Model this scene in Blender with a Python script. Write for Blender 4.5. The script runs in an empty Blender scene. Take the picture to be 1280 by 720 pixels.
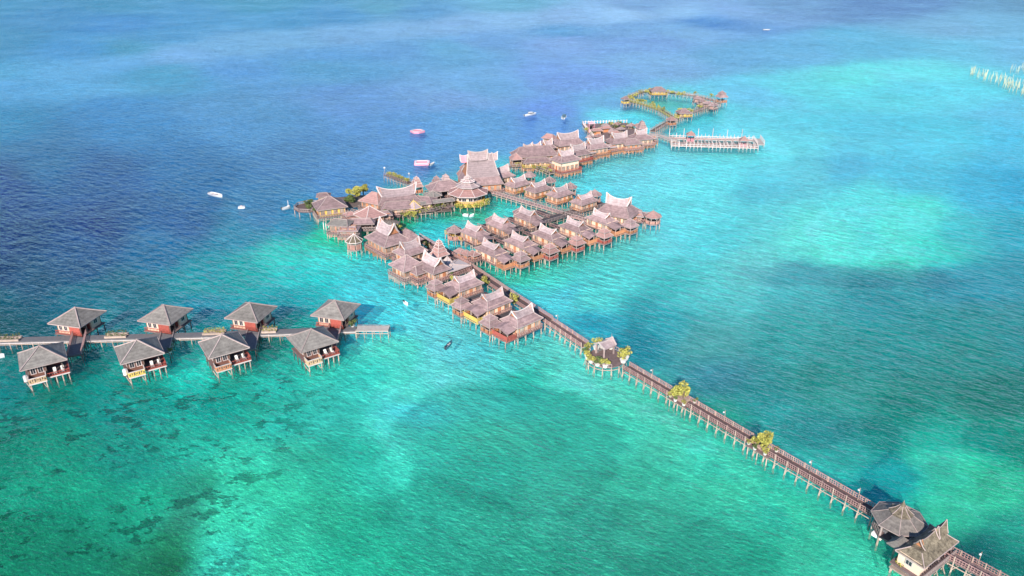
import bpy, math, random
from mathutils import Vector, Matrix
random.seed(11)
R = math.radians
sc = bpy.context.scene
col = sc.collection

# ------------------------------------------------------------------ camera
F, YH, H = 950.0, -90.0, 90.0            # focal length in px of a 1280 px wide frame, horizon row, height
TH = math.atan((360 - YH) / F)
cam_d = bpy.data.cameras.new('camera'); cam = bpy.data.objects.new('camera', cam_d); col.objects.link(cam)
cam_d.sensor_width = 36; cam_d.lens = 36 * F / 1280; cam_d.clip_end = 30000; cam_d.clip_start = 1
cam.location = (0, 0, H); cam.rotation_euler = (R(90) - TH, 0, 0)
sc.camera = cam
FW = Vector((0, math.cos(TH), -math.sin(TH))); UP = Vector((0, math.sin(TH), math.cos(TH)))
def at(px, py, z=0.0):
    """survey: a spot of the photograph at a known height -> world position"""
    d = FW * F + Vector((1, 0, 0)) * (px - 640) + UP * (360 - py)
    t = (z - H) / d.z
    return Vector((d.x * t, d.y * t, z))
def to_px(x, y, z=0.0):
    v = Vector((x, y, z - H)); c = v.dot(FW)
    return 640 + F * v.x / c, 360 - F * v.dot(UP) / c

# ------------------------------------------------------------------ world, sun
EL, AZ = R(29), R(12)                    # light travels away from the camera, slightly to the right
w = bpy.data.worlds.new("World"); sc.world = w; w.use_nodes = True
nt = w.node_tree; bg = nt.nodes['Background']
sky = nt.nodes.new('ShaderNodeTexSky'); sky.sky_type = 'NISHITA'; sky.sun_disc = False
sky.sun_elevation = EL; sky.sun_rotation = math.pi + AZ
sky.air_density = 1.0; sky.dust_density = 0.0; sky.ozone_density = 5.0
nt.links.new(sky.outputs[0], bg.inputs[0]); bg.inputs[1].default_value = 0.12
sd = bpy.data.lights.new('sun', 'SUN'); sd.energy = 5.0; sd.angle = R(0.5); sd.color = (1, .93, .84)
sun = bpy.data.objects.new('sun', sd); col.objects.link(sun)
L = Vector((math.sin(AZ) * math.cos(EL), math.cos(AZ) * math.cos(EL), -math.sin(EL)))
sun.rotation_euler = L.to_track_quat('-Z', 'Y').to_euler()
sc.view_settings.view_transform = 'Standard'; sc.view_settings.look = 'None'
sc.view_settings.exposure = 0.66; sc.view_settings.gamma = 1

# ------------------------------------------------------------------ materials
def s2l(c):
    return tuple((v / 255 / 12.92) if v / 255 <= .04045 else ((v / 255 + .055) / 1.055) ** 2.4 for v in c)
MATS = {}
def mat(name, c, rough=.8, var=.18, scale=.6, c2=None, bump=.0, bscale=3., stripe=None, metal=0., trans=0.):
    c = tuple(v * .90 for v in c); c2 = tuple(v * .90 for v in c2) if c2 else None
    m = bpy.data.materials.new(name); m.use_nodes = True; t = m.node_tree; N = t.nodes; Lk = t.links
    b = N['Principled BSDF']; b.inputs['Roughness'].default_value = rough; b.inputs['Metallic'].default_value = metal
    geo = N.new('ShaderNodeNewGeometry'); oi = N.new('ShaderNodeObjectInfo')
    n = N.new('ShaderNodeTexNoise'); n.inputs['Scale'].default_value = scale; n.inputs['Detail'].default_value = 5
    n.inputs['Roughness'].default_value = .65
    Lk.new(geo.outputs['Position'], n.inputs['Vector'])
    mr = N.new('ShaderNodeMapRange'); mr.inputs[1].default_value = .3; mr.inputs[2].default_value = .7
    Lk.new(n.outputs['Fac'], mr.inputs[0])
    mx = N.new('ShaderNodeMix'); mx.data_type = 'RGBA'
    c2 = c2 or tuple(min(1, v * (1 + var)) for v in c)
    mx.inputs[6].default_value = (*[v * (1 - var) for v in c], 1); mx.inputs[7].default_value = (*c2, 1)
    Lk.new(mr.outputs[0], mx.inputs[0])
    hv = N.new('ShaderNodeMath'); hv.operation = 'MULTIPLY_ADD'; hv.inputs[1].default_value = .42; hv.inputs[2].default_value = .80
    Lk.new(oi.outputs['Random'], hv.inputs[0])
    out = mx.outputs[2]
    if stripe:
        # courses running round the slope (height bands) with a ragged edge
        sx = N.new('ShaderNodeSeparateXYZ'); Lk.new(geo.outputs['Position'], sx.inputs[0])
        a = N.new('ShaderNodeMath'); a.operation = 'MULTIPLY_ADD'; a.inputs[1].default_value = stripe
        n2 = N.new('ShaderNodeTexNoise'); n2.inputs['Scale'].default_value = 2.2; Lk.new(geo.outputs['Position'], n2.inputs['Vector'])
        Lk.new(sx.outputs[2], a.inputs[0]); Lk.new(n2.outputs['Fac'], a.inputs[2])
        f = N.new('ShaderNodeMath'); f.operation = 'FRACT'; Lk.new(a.outputs[0], f.inputs[0])
        g = N.new('ShaderNodeMapRange'); g.inputs[3].default_value = .80; g.inputs[4].default_value = 1.06
        Lk.new(f.outputs[0], g.inputs[0])
        mm = N.new('ShaderNodeMix'); mm.data_type = 'RGBA'; mm.blend_type = 'MULTIPLY'; mm.inputs[0].default_value = 1
        Lk.new(out, mm.inputs[6]); Lk.new(g.outputs[0], mm.inputs[7]); out = mm.outputs[2]
    m3 = N.new('ShaderNodeMix'); m3.data_type = 'RGBA'; m3.blend_type = 'MULTIPLY'; m3.inputs[0].default_value = 1
    Lk.new(out, m3.inputs[6]); Lk.new(hv.outputs[0], m3.inputs[7])
    Lk.new(m3.outputs[2], b.inputs['Base Color'])
    if bump:
        n4 = N.new('ShaderNodeTexNoise'); n4.inputs['Scale'].default_value = bscale; n4.inputs['Detail'].default_value = 4
        Lk.new(geo.outputs['Position'], n4.inputs['Vector'])
        bp = N.new('ShaderNodeBump'); bp.inputs['Strength'].default_value = bump; bp.inputs['Distance'].default_value = .15
        Lk.new(n4.outputs['Fac'], bp.inputs['Height']); Lk.new(bp.outputs[0], b.inputs['Normal'])
    MATS[name] = m; return m
mat('shingle', (.285, .19, .188), .85, .34, .7, bump=.5, stripe=1.9)
mat('shingle_mid', (.36, .27, .27), .8, .2, .9, bump=.4, stripe=1.6)
mat('shingle_pale', (.44, .33, .325), .8, .26, .9, bump=.4, stripe=1.6)
mat('shingle_grey', (.17, .15, .135), .85, .2, .8, c2=(.26, .235, .21), bump=.4, stripe=2.4)
mat('shingle_weathered', (.14, .12, .11), .9, .25, 1.2, c2=(.22, .19, .165), bump=.6, stripe=2.2)
mat('thatch', (.10, .075, .05), .95, .3, 1.6, c2=(.30, .245, .17), bump=1., bscale=5, stripe=1.2)
mat('shingle_pink', (.36, .2, .18), .85, .2, .9, bump=.4, stripe=2.2)
mat('trim', (.37, .28, .26), .7, .15, 1.5)
mat('trim_pale', (.60, .50, .47), .7, .12, 1.5)
mat('cream_wall', (.74, .52, .38), .8, .12, .8)
mat('orange_wall', (.50, .205, .10), .75, .2, 1.5)
mat('red_panel', (.36, .08, .06), .7, .25, 2.5)
mat('pink_wall', (.5, .25, .2), .75, .2, 1.5)
mat('yellow_panel', (.62, .42, .1), .75, .2, 1.5)
mat('deck_wood', (.17, .115, .11), .85, .3, 1.6)
mat('deck_brown', (.115, .075, .07), .85, .3, 1.6)
mat('deck_pale', (.46, .41, .37), .85, .2, 1.6)
mat('deck_grey', (.17, .16, .165), .85, .2, 1.6)
mat('post_wood', (.43, .32, .26), .85, .22, 2.)
mat('post_dark', (.14, .10, .085), .9, .25, 2.)
mat('rail_pink', (.42, .24, .22), .8, .3, 2.5)
mat('curtained_glass', (.20, .15, .12), .3, .5, .8, c2=(.5, .42, .36))
mat('glass_dark', (.035, .04, .05), .15, .1, 1.)
mat('leaf_yellow', (.26, .27, .03), .7, .5, 2.4, c2=(.62, .56, .13))
mat('deck_shade_dark', (.06, .05, .055), .9, .25, 2.)  # deck tone darkened to hold the shade between the villas
mat('wall_shade_brown', (.17, .075, .055), .85, .2, 1.5)  # front chalet wall; recess shade put into its dark colour
mat('tan_panel', (.55, .36, .21), .8, .2, 2.)
mat('leaf_green', (.075, .13, .03), .7, .4, 1.8, c2=(.15, .2, .05))
mat('leaf_dark', (.035, .05, .045), .8, .3, 1.8)
mat('bark', (.16, .11, .08), .9, .2, 3.)
mat('pot_white', (.72, .70, .66), .6, .08, 3.)
mat('hull_white', (.66, .66, .66), .35, .05, 1.)
mat('hull_pink', (.72, .28, .34), .5, .1, 1.)
mat('hull_blue', (.06, .15, .22), .45, .1, 1.)
mat('boat_red', (.38, .07, .05), .5, .1, 1.)
mat('fabric_white', (.74, .70, .66), .9, .06, 2.)
mat('stake', (.50, .49, .34), .9, .2, 3.)
mat('net', (.12, .2, .2), .9, .2, 2.)
mat('skin', (.35, .2, .13), .7, .05, 1.)
mat('cloth_dark', (.03, .05, .06), .9, .05, 1.)

# ------------------------------------------------------------------ mesh helper
class MB:
    def __init__(s): s.v = []; s.f = []
    def add(s, vs, fs):
        k = len(s.v); s.v += [tuple(p) for p in vs]; s.f += [tuple(i + k for i in f) for f in fs]; return s
    def box(s, x, y, z0, z1, sx, sy, rot=0.):
        c, n = math.cos(rot), math.sin(rot); P = []
        for z in (z0, z1):
            for a, b in ((-1, -1), (1, -1), (1, 1), (-1, 1)):
                u, v = a * sx / 2, b * sy / 2; P.append((x + u * c - v * n, y + u * n + v * c, z))
        return s.add(P, [(3, 2, 1, 0), (4, 5, 6, 7), (0, 1, 5, 4), (1, 2, 6, 5), (2, 3, 7, 6), (3, 0, 4, 7)])
    def beam(s, p, q, w, h=None):
        h = h or w; p = Vector(p); q = Vector(q); d = (q - p)
        if d.length < 1e-5: return s
        d.normalize(); u = d.cross(Vector((0, 0, 1)))
        if u.length < .05: u = Vector((1, 0, 0))
        u.normalize(); n = u.cross(d).normalized(); u = u * w / 2; n = n * h / 2
        P = [p - u - n, p + u - n, p + u + n, p - u + n, q - u - n, q + u - n, q + u + n, q - u + n]
        return s.add(P, [(0, 1, 2, 3), (7, 6, 5, 4), (0, 4, 5, 1), (1, 5, 6, 2), (2, 6, 7, 3), (3, 7, 4, 0)])
    def post(s, x, y, z0, z1, r, n=6, r2=None):
        r2 = r if r2 is None else r2
        P = [(x + rr * math.cos(2 * math.pi * i / n), y + rr * math.sin(2 * math.pi * i / n), z) for z, rr in ((z0, r), (z1, r2)) for i in range(n)]
        return s.add(P, [(i, (i + 1) % n, n + (i + 1) % n, n + i) for i in range(n)] + [tuple(range(n))[::-1], tuple(range(n, 2 * n))])
    def loops(s, rings, cap0=True, cap1=True):
        n = len(rings[0]); P = [p for r in rings for p in r]; fs = []
        for k in range(len(rings) - 1):
            for i in range(n):
                fs.append((k * n + i, k * n + (i + 1) % n, (k + 1) * n + (i + 1) % n, (k + 1) * n + i))
        if cap0: fs.append(tuple(range(n))[::-1])
        if cap1: fs.append(tuple((len(rings) - 1) * n + i for i in range(n)))
        return s.add(P, fs)
    def mesh(s, name, m):
        me = bpy.data.meshes.new(name); me.from_pydata(s.v, [], s.f); me.update()
        if m: me.materials.append(MATS[m] if isinstance(m, str) else m)
        return me
    def build(s, name, m, parent=None, loc=None, rz=0.):
        o = bpy.data.objects.new(name, s.mesh(name, m)); col.objects.link(o)
        if parent is not None: o.parent = parent
        if loc is not None: o.location = loc
        o.rotation_euler.z = rz
        return o
def tag(o, label=None, cat=None, group=None, kind=None):
    if label: o['label'] = label
    if cat: o['category'] = cat
    if group: o['group'] = group
    if kind: o['kind'] = kind
    return o
def thing(name, label, cat, loc=(0, 0, 0), rz=0., group=None):
    o = bpy.data.objects.new(name, None); col.objects.link(o); o.location = loc; o.rotation_euler.z = rz
    o.empty_display_size = .5
    return tag(o, label, cat, group)
CH = {}
def reindex():
    CH.clear()
    for o in bpy.data.objects:
        if o.parent: CH.setdefault(o.parent.name, []).append(o)
def copy_tree(o, loc, rz, label, parent=None):
    c = o.copy(); col.objects.link(c)
    if parent is None:
        c.location = loc; c.rotation_euler.z = rz; c['label'] = label
    else: c.parent = parent
    for ch in CH.get(o.name, []): copy_tree(ch, None, None, None, c)
    return c
def rep(name, mesh_key, mk, mname, parent, loc, rz=0.):
    """one more child of a kind that shares its mesh"""
    if mesh_key not in SH: SH[mesh_key] = mk().mesh(name, mname)
    o = bpy.data.objects.new(name, SH[mesh_key]); col.objects.link(o); o.parent = parent; o.location = loc; o.rotation_euler.z = rz
    return o
SH = {}
def stilt(parent, x, y, top, m='post_wood', r=.13):
    return rep('stilt', ('stilt', round(top, 1), m, r), lambda: MB().post(0, 0, -1.2, top, r * 1.1, 6, r * .9), m, parent, (x, y, 0))

def posts(name, parent, spots, z0, z1, sz, m):
    for x, y in spots: rep(name, ('sq', round(z0, 3), round(z1, 3), sz, m), lambda: MB().box(0, 0, z0, z1, sz, sz), m, parent, (x, y, 0))
def rect(l, w, z, dx=0, dy=0):
    return [(dx - l / 2, dy - w / 2, z), (dx + l / 2, dy - w / 2, z), (dx + l / 2, dy + w / 2, z), (dx - l / 2, dy + w / 2, z)]
def ngon(n, r, z, a0=0., cx=0, cy=0):
    return [(cx + r * math.cos(a0 + 2 * math.pi * i / n), cy + r * math.sin(a0 + 2 * math.pi * i / n), z) for i in range(n)]
def skirt(l, w, z0, l1, w1, z1, dx=0, dy=0, curve=.25, dx1=None, dy1=None, th=.16):
    """hip skirt with a slightly hollow slope and a closed underside"""
    m = MB(); dx1 = dx if dx1 is None else dx1; dy1 = dy if dy1 is None else dy1
    rings = [rect(l - .1, w - .1, z0 - th, dx, dy)]
    for k in range(5):
        t = k / 4; tz = t * (1 - curve) + curve * t * t
        rings.append(rect(l + (l1 - l) * t, w + (w1 - w) * t, z0 + (z1 - z0) * tz, dx + (dx1 - dx) * t, dy + (dy1 - dy) * t))
    return m.loops(rings)
def hips(l, w, z0, l1, w1, z1, dx=0, dy=0, curve=.25, s=.16):
    m = MB()
    for a, b in ((-1, -1), (1, -1), (1, 1), (-1, 1)):
        p = None
        for k in range(5):
            t = k / 4; tz = t * (1 - curve) + curve * t * t
            q = (dx + a * (l + (l1 - l) * t) / 2, dy + b * (w + (w1 - w) * t) / 2, z0 + (z1 - z0) * tz + .04)
            if p: m.beam(p, q, s, s)
            p = q
    for (a, b), (c, d) in (((-1, -1), (1, -1)), ((1, -1), (1, 1)), ((1, 1), (-1, 1)), ((-1, 1), (-1, -1))):
        m.beam((dx + a * l / 2, dy + b * w / 2, z0 - .07), (dx + c * l / 2, dy + d * w / 2, z0 - .07), .07, .2)
    return m
def saddle(lb, wb, z0, h, up, lr, dx=0, dy=0, hollow=.35, p=2.2):
    """gabled roof whose ridge sweeps up to a horn at each end"""
    m = MB(); N = 12; st = []
    for i in range(N + 1):
        t = -1 + 2 * i / N; a = lb / 2 * t; r = lr / 2 * t; zr = z0 + h + up * abs(t) ** p; ze = z0 + .25 * up * abs(t) ** p
        row = []
        for j, u in enumerate((-1, -.6, -.25, 0, .25, .6, 1)):
            k = 1 - abs(u); x = a + (r - a) * k; zz = ze + (zr - ze) * (k ** (1 + hollow)); row.append((x + dx, u * wb / 2 + dy, zz))
        st.append(row)
    P = [q for r_ in st for q in r_]; fs = []
    for i in range(N):
        for j in range(6):
            a = i * 7 + j; fs.append((a, a + 7, a + 8, a + 1))
    base = len(P); P += [(x, y, z - .14) for x, y, z in P]
    for i in range(N):
        for j in range(6):
            a = base + i * 7 + j; fs.append((a, a + 1, a + 8, a + 7))
    # edges
    for i in range(N):
        a = i * 7; fs.append((a, base + a, base + a + 7, a + 7)); a += 6; fs.append((a, a + 7, base + a + 7, base + a))
    for j in range(6):
        fs.append((j, j + 1, base + j + 1, base + j)); a = N * 7 + j; fs.append((a, base + a, base + a + 1, a + 1))
    m.add(P, fs); return m, st
def saddle_trim(st, s=.2):
    m = MB()
    for row in (st[0], st[-1]):
        for a, b in zip(row, row[1:]): m.beam((a[0], a[1], a[2] + .03), (b[0], b[1], b[2] + .03), s, s * 1.3)
    for a, b in zip(st, st[1:]): m.beam((a[3][0], a[3][1], a[3][2] + .04), (b[3][0], b[3][1], b[3][2] + .04), s * .8, s * .8)
    return m
def gable_wall(st, inset=.35):
    m = MB()
    for row, sg in ((st[0], 1), (st[-1], -1)):
        d = sg * inset
        P = [(x + d + sg * 0.5 * (1 if 0 < j < 6 else 0) * 0, y, z - .1) for j, (x, y, z) in enumerate(row)]
        x0 = row[0][0] + d
        P = [(x0 + (x - row[0][0]) * .55, y * .96, z - .15) for x, y, z in row]
        Q = [(x - sg * -.12, y, z) for x, y, z in P]
        m.loops([P, Q])
    return m

def lattice(m, x0, y0, x1, y1, z0, z1, step=.55, s=.07, cross=True, top=True):
    """railing infill between two points"""
    Ln = math.hypot(x1 - x0, y1 - y0); n = max(1, round(Ln / step))
    for i in range(n + 1):
        t = i / n; x = x0 + (x1 - x0) * t; y = y0 + (y1 - y0) * t
        m.beam((x, y, z0), (x, y, z1), s, s)
    if top:
        m.beam((x0, y0, z1), (x1, y1, z1), s * 1.5, s * 1.3); m.beam((x0, y0, z0 + .12), (x1, y1, z0 + .12), s, s)
    if cross:
        for i in range(n):
            t = i / n; u = (i + 1) / n
            m.beam((x0 + (x1 - x0) * t, y0 + (y1 - y0) * t, z0 + .12), (x0 + (x1 - x0) * u, y0 + (y1 - y0) * u, z1), s * .7, s * .7)
    return m
def add_window(parent, x, y, z, w, h, rz, pane=True, frame_m='trim_pale', pane_m='glass_dark'):
    """x along its wall; frame with a recessed dark pane as sub-part"""
    def fr():
        m = MB(); t = .12
        for a, b, c, d in ((-w / 2, 0, t, h), (w / 2, 0, t, h)): m.box(a, 0, -h / 2, h / 2, t, .16)
        m.box(0, 0, -h / 2, -h / 2 + t, w - t, .14); m.box(0, 0, h / 2 - t, h / 2, w - t, .14); m.box(0, 0, -h / 2 + t, h / 2 - t, .06, .1)
        return m
    o = rep('window', ('win', w, h, frame_m), fr, frame_m, parent, (x, y, z), rz)
    if pane:
        rep('pane', ('pane', w, h, pane_m), lambda: MB().box(0, 0, -h / 2 + .05, h / 2 - .05, w - .1, .07), pane_m, o, (0, 0, 0))
    return o
def add_door(parent, x, y, z, rz, m='orange_wall', w=1., h=2.1):
    def dr():
        q = MB().box(0, 0, 0, h, w, .1)
        for a in (-.24, .24):
            for b in (.25, 1.15): q.box(a * w, -.06, b, b + .7, w * .34, .05)
        return q
    return rep('door', ('door', w, h, m), dr, m, parent, (x, y, z), rz)

# ------------------------------------------------------------------ foliage
def leaves(m, cx, cy, cz, rx, ry, rz, n, size, rnd, clumps=7):
    """small tilted leaf faces gathered in uneven clumps"""
    cs = []
    for _ in range(clumps):
        a = rnd.uniform(0, 6.283); q = rnd.uniform(.25, .8); zz = rnd.uniform(-.5, .8)
        cs.append((cx + rx * q * math.cos(a), cy + ry * q * math.sin(a), cz + rz * zz, rnd.uniform(.3, .55)))
    for _ in range(n):
        c = rnd.choice(cs); d = Vector((rnd.gauss(0, 1), rnd.gauss(0, 1), rnd.gauss(0, 1))).normalized() * rnd.uniform(.5, 1) ** .5
        p = Vector((c[0] + d.x * rx * c[3], c[1] + d.y * ry * c[3], c[2] + d.z * rz * c[3]))
        u = Vector((rnd.gauss(0, 1), rnd.gauss(0, 1), rnd.gauss(0, .6))).normalized(); v = u.cross(Vector((rnd.gauss(0, 1), rnd.gauss(0, 1), rnd.gauss(0, 1)))).normalized()
        s = size * rnd.uniform(.6, 1.3)
        m.add([p - u * s, p + v * s * .45, p + u * s, p - v * s * .45], [(0, 1, 2, 3)])
    return m
def plant(name, loc, label, cat, r=1.2, h=1.6, n=260, m='leaf_yellow', seed=1, pot=True, group=None, size=.28, trunk=0.):
    rnd = random.Random(seed)
    t = thing(name, label, cat, loc, 0, group)
    if pot:
        MB().loops([ngon(10, .42 * r, 0), ngon(10, .6 * r, .55 * r), ngon(10, .64 * r, .6 * r)]).build('pot', 'pot_white', t)
    st = MB(); base = .5 * r if pot else 0.
    for k in range(5):
        a = rnd.uniform(0, 6.28); q = rnd.uniform(.2, .6)
        st.beam((0, 0, base * .8), (r * q * math.cos(a) * .4, r * q * math.sin(a) * .4, base + trunk + h * .3), .12)
        st.beam((r * q * math.cos(a) * .4, r * q * math.sin(a) * .4, base + trunk + h * .3), (r * q * math.cos(a), r * q * math.sin(a), base + trunk + h * .75), .07)
    st.build('stem', 'bark', t)
    leaves(MB(), 0, 0, base + trunk + h * .5, r, r, h * .55, n, size, rnd, 9).build('foliage', m, t)
    return t

# ------------------------------------------------------------------ water
pts = [  # water tones by place; pavilion and jetty shadow patches are painted in
 (-150,-60,95,167,206),(0,5,93,164,204),(150,5,95,165,208),(320,5,102,170,209),(480,10,113,176,215),(640,5,124,189,226),(800,8,137,184,231),(960,5,128,175,222),
 (1120,5,115,160,211),(1280,5,112,163,209),(1400,-40,114,165,211),(0,50,90,154,197),(160,60,100,167,209),(200,90,98,170,212),(0,95,96,173,213),(400,80,105,168,216),
 (560,60,115,177,223),(700,50,134,179,234),(860,40,131,183,233),(0,150,81,151,196),(150,150,89,151,204),(300,150,101,160,211),(450,130,113,162,219),(600,110,121,177,228),
 (720,100,125,171,234),(820,80,132,184,234),(0,230,60,114,160),(120,220,64,120,170),(250,215,74,131,181),(370,200,93,145,195),(480,180,103,157,215),(600,150,109,169,225),
 (700,140,117,165,232),(0,300,48,93,141),(120,290,48,104,153),(230,280,62,115,168),(330,262,82,140,186),(430,225,94,151,205),(520,200,101,161,214),(-100,330,42,89,131),
 (0,345,39,92,134),(100,335,46,107,148),(200,315,60,129,172),(300,295,76,150,184),(370,278,71,148,180),(410,300,61,179,185),(0,380,39,119,139),(100,375,41,131,151),
 (160,372,45,123,146),(250,355,54,160,175),(300,340,57,171,180),(350,320,74,204,202),(420,325,75,217,211),(460,345,75,220,220),(250,380,46,148,171),(350,375,43,161,175),
 (370,350,63,198,201),(480,380,80,227,225),(540,400,100,230,222),(0,410,23,112,125),(130,405,28,122,140),(240,408,33,129,143),(350,412,43,155,148),(470,405,79,218,211),
 (500,430,86,217,207),(0,470,22,125,127),(60,510,37,138,128),(150,490,37,149,140),(220,460,46,164,155),(260,500,39,163,150),(330,475,48,181,166),(350,520,49,180,164),
 (440,470,61,202,190),(420,520,58,192,179),(0,560,35,138,119),(80,570,38,153,132),(60,620,36,156,131),(160,560,38,152,139),(240,550,46,178,159),(300,580,60,204,176),
 (300,640,62,210,178),(280,700,58,202,168),(340,700,58,200,168),(340,610,60,206,173),(0,680,31,128,107),(90,690,31,133,110),(160,660,35,153,127),(200,700,36,124,98),
 (235,640,50,151,130),(250,600,49,165,142),(190,620,40,170,143),(380,580,54,183,160),(380,660,54,191,161),(440,560,51,185,167),(450,690,45,179,152),(510,500,82,222,207),
 (490,540,72,207,190),(560,470,96,227,215),(530,560,61,191,174),(600,500,65,192,179),(600,580,55,173,157),(620,660,54,170,151),(540,640,51,177,156),(700,560,57,173,157),
 (740,640,56,164,147),(700,700,50,159,141),(640,450,82,207,197),(560,430,97,227,217),(600,430,91,217,207),(660,470,65,192,181),(720,500,63,184,171),(760,560,60,183,165),
 (700,440,95,209,199),(740,480,93,212,200),(800,520,80,207,186),(860,560,76,212,187),(920,590,69,208,181),(980,630,62,201,171),(1040,670,63,199,168),(1090,700,63,199,166),
 (800,600,62,184,161),(880,650,54,170,150),(950,700,45,163,141),(830,560,74,201,178),(900,620,64,196,169),(980,700,56,185,158),(840,700,48,154,136),(640,340,65,184,183),
 (700,350,83,208,209),(700,380,85,203,217),(740,370,89,211,214),(730,400,64,174,197),(780,340,92,211,214),(820,300,105,219,224),(860,260,109,226,238),(840,230,116,233,243),
 (780,220,114,225,231),(740,230,97,204,208),(850,360,81,193,200),(820,400,66,169,184),(790,430,50,137,163),(880,430,81,167,175),(940,330,107,202,209),(1000,350,85,171,188),
 (1100,360,67,154,171),(1200,350,70,155,180),(1280,340,75,155,182),(1000,420,72,166,172),(1100,440,59,151,158),(1200,440,59,148,152),(1280,420,61,147,159),(900,480,65,143,158),
 (960,500,61,152,158),(1040,480,62,150,150),(1140,500,48,141,138),(1240,500,42,132,131),(1280,560,44,142,140),(900,520,55,125,146),(1020,540,57,148,153),(1100,545,48,143,141),
 (1040,575,55,170,167),(1020,590,58,188,183),(1080,610,24,146,158),(1160,570,61,193,174),(1200,600,62,197,167),(1260,620,63,195,163),(1200,640,59,192,163),(1280,660,52,170,154),
 (1240,690,35,122,120),(1280,710,35,129,127),(1160,555,55,181,167),(1230,555,45,152,146),(1000,290,111,233,229),(1040,300,108,237,229),(1100,290,102,232,225),(1150,270,104,231,229),
 (1120,320,94,221,215),(1180,310,82,207,206),(1080,250,106,225,232),(1200,290,83,196,209),(1270,290,74,177,203),(960,270,105,214,226),(900,300,98,211,224),(960,240,100,203,225),
 (900,210,109,224,240),(960,190,115,223,240),(1000,170,112,216,237),(900,170,115,222,240),(840,195,116,228,239),(1060,210,99,195,227),(1140,220,94,198,227),(1220,230,86,188,224),
 (1280,230,82,176,220),(1280,190,98,201,237),(1180,180,104,210,238),(1100,170,104,205,234),(860,130,100,211,222),(820,132,108,219,220),(800,145,100,205,217),(940,120,116,205,241),
 (1000,110,114,218,237),(1060,95,115,226,237),(1140,90,118,224,242),(1200,120,114,220,244),(1100,125,109,216,236),(1270,140,109,204,239),(1000,70,118,191,233),(1100,60,114,193,230),
 (1200,60,121,201,236),(1280,60,125,196,236),(920,70,118,183,229),(1200,35,131,191,231),(870,145,92,200,207),(780,130,113,182,230),(760,145,114,186,232),(930,145,112,214,238),
 (700,160,108,166,228),(540,285,73,192,200),(570,290,87,210,214),(590,262,98,225,203),(560,268,89,216,196),(620,255,73,200,192),(640,262,67,168,191),(540,300,70,182,199),
 (555,320,53,139,155),(600,340,54,137,144),(650,345,62,173,173),(510,270,69,168,159),(640,375,73,194,217),(660,385,83,208,227),(620,350,52,144,162),(700,268,57,134,161),
 (680,300,49,94,124),(0,104,110,180,229),(80,92,111,179,228),(150,80,111,178,227),(220,68,125,181,230),(290,58,124,182,229),(360,50,125,182,229),(430,43,128,182,230),
 (500,37,132,185,232),(570,31,137,187,235),(640,25,142,192,238),(710,20,144,192,238),(780,17,145,193,239),(850,15,142,190,238),(920,12,138,186,236),(150,30,99,162,216),
 (250,20,102,167,216),(350,25,103,169,216),(430,20,107,170,218),(520,15,111,173,220),(100,60,99,165,217),(200,45,102,167,216),(300,85,108,168,223),(400,72,109,169,223),
 (500,62,115,172,225),(600,52,121,175,228),(700,42,125,177,230),(800,36,128,179,232),(880,28,124,175,230),(62,22,95,160,208),(312,142,102,160,210),(112,302,48,109,155),
 (32,352,40,105,140),(572,122,125,175,228),(442,202,100,155,210),(252,342,58,160,178),(492,382,82,226,224),(512,512,78,218,204),(612,552,62,180,162),(282,642,62,210,176),
 (202,692,38,132,104),(72,612,38,160,134),(152,512,38,145,138),(812,652,58,168,148),(972,632,62,200,172),(1042,492,65,155,155),(1192,412,62,150,160),(1092,292,102,232,226),
 (872,252,110,226,240),(1012,222,110,208,230),(1142,112,112,218,240),(1212,602,62,194,165),(1097,597,35,158,165),(862,362,85,195,202),(1242,32,128,190,230),(812,52,128,176,231),
 (712,362,85,205,212),(332,512,48,178,162),(712,612,62,176,158),(60,200,72,133,178),
]
import mathutils
def ym(y): return y * 4 if y < 150 else 600 + (y - 150) * 1.5
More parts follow.
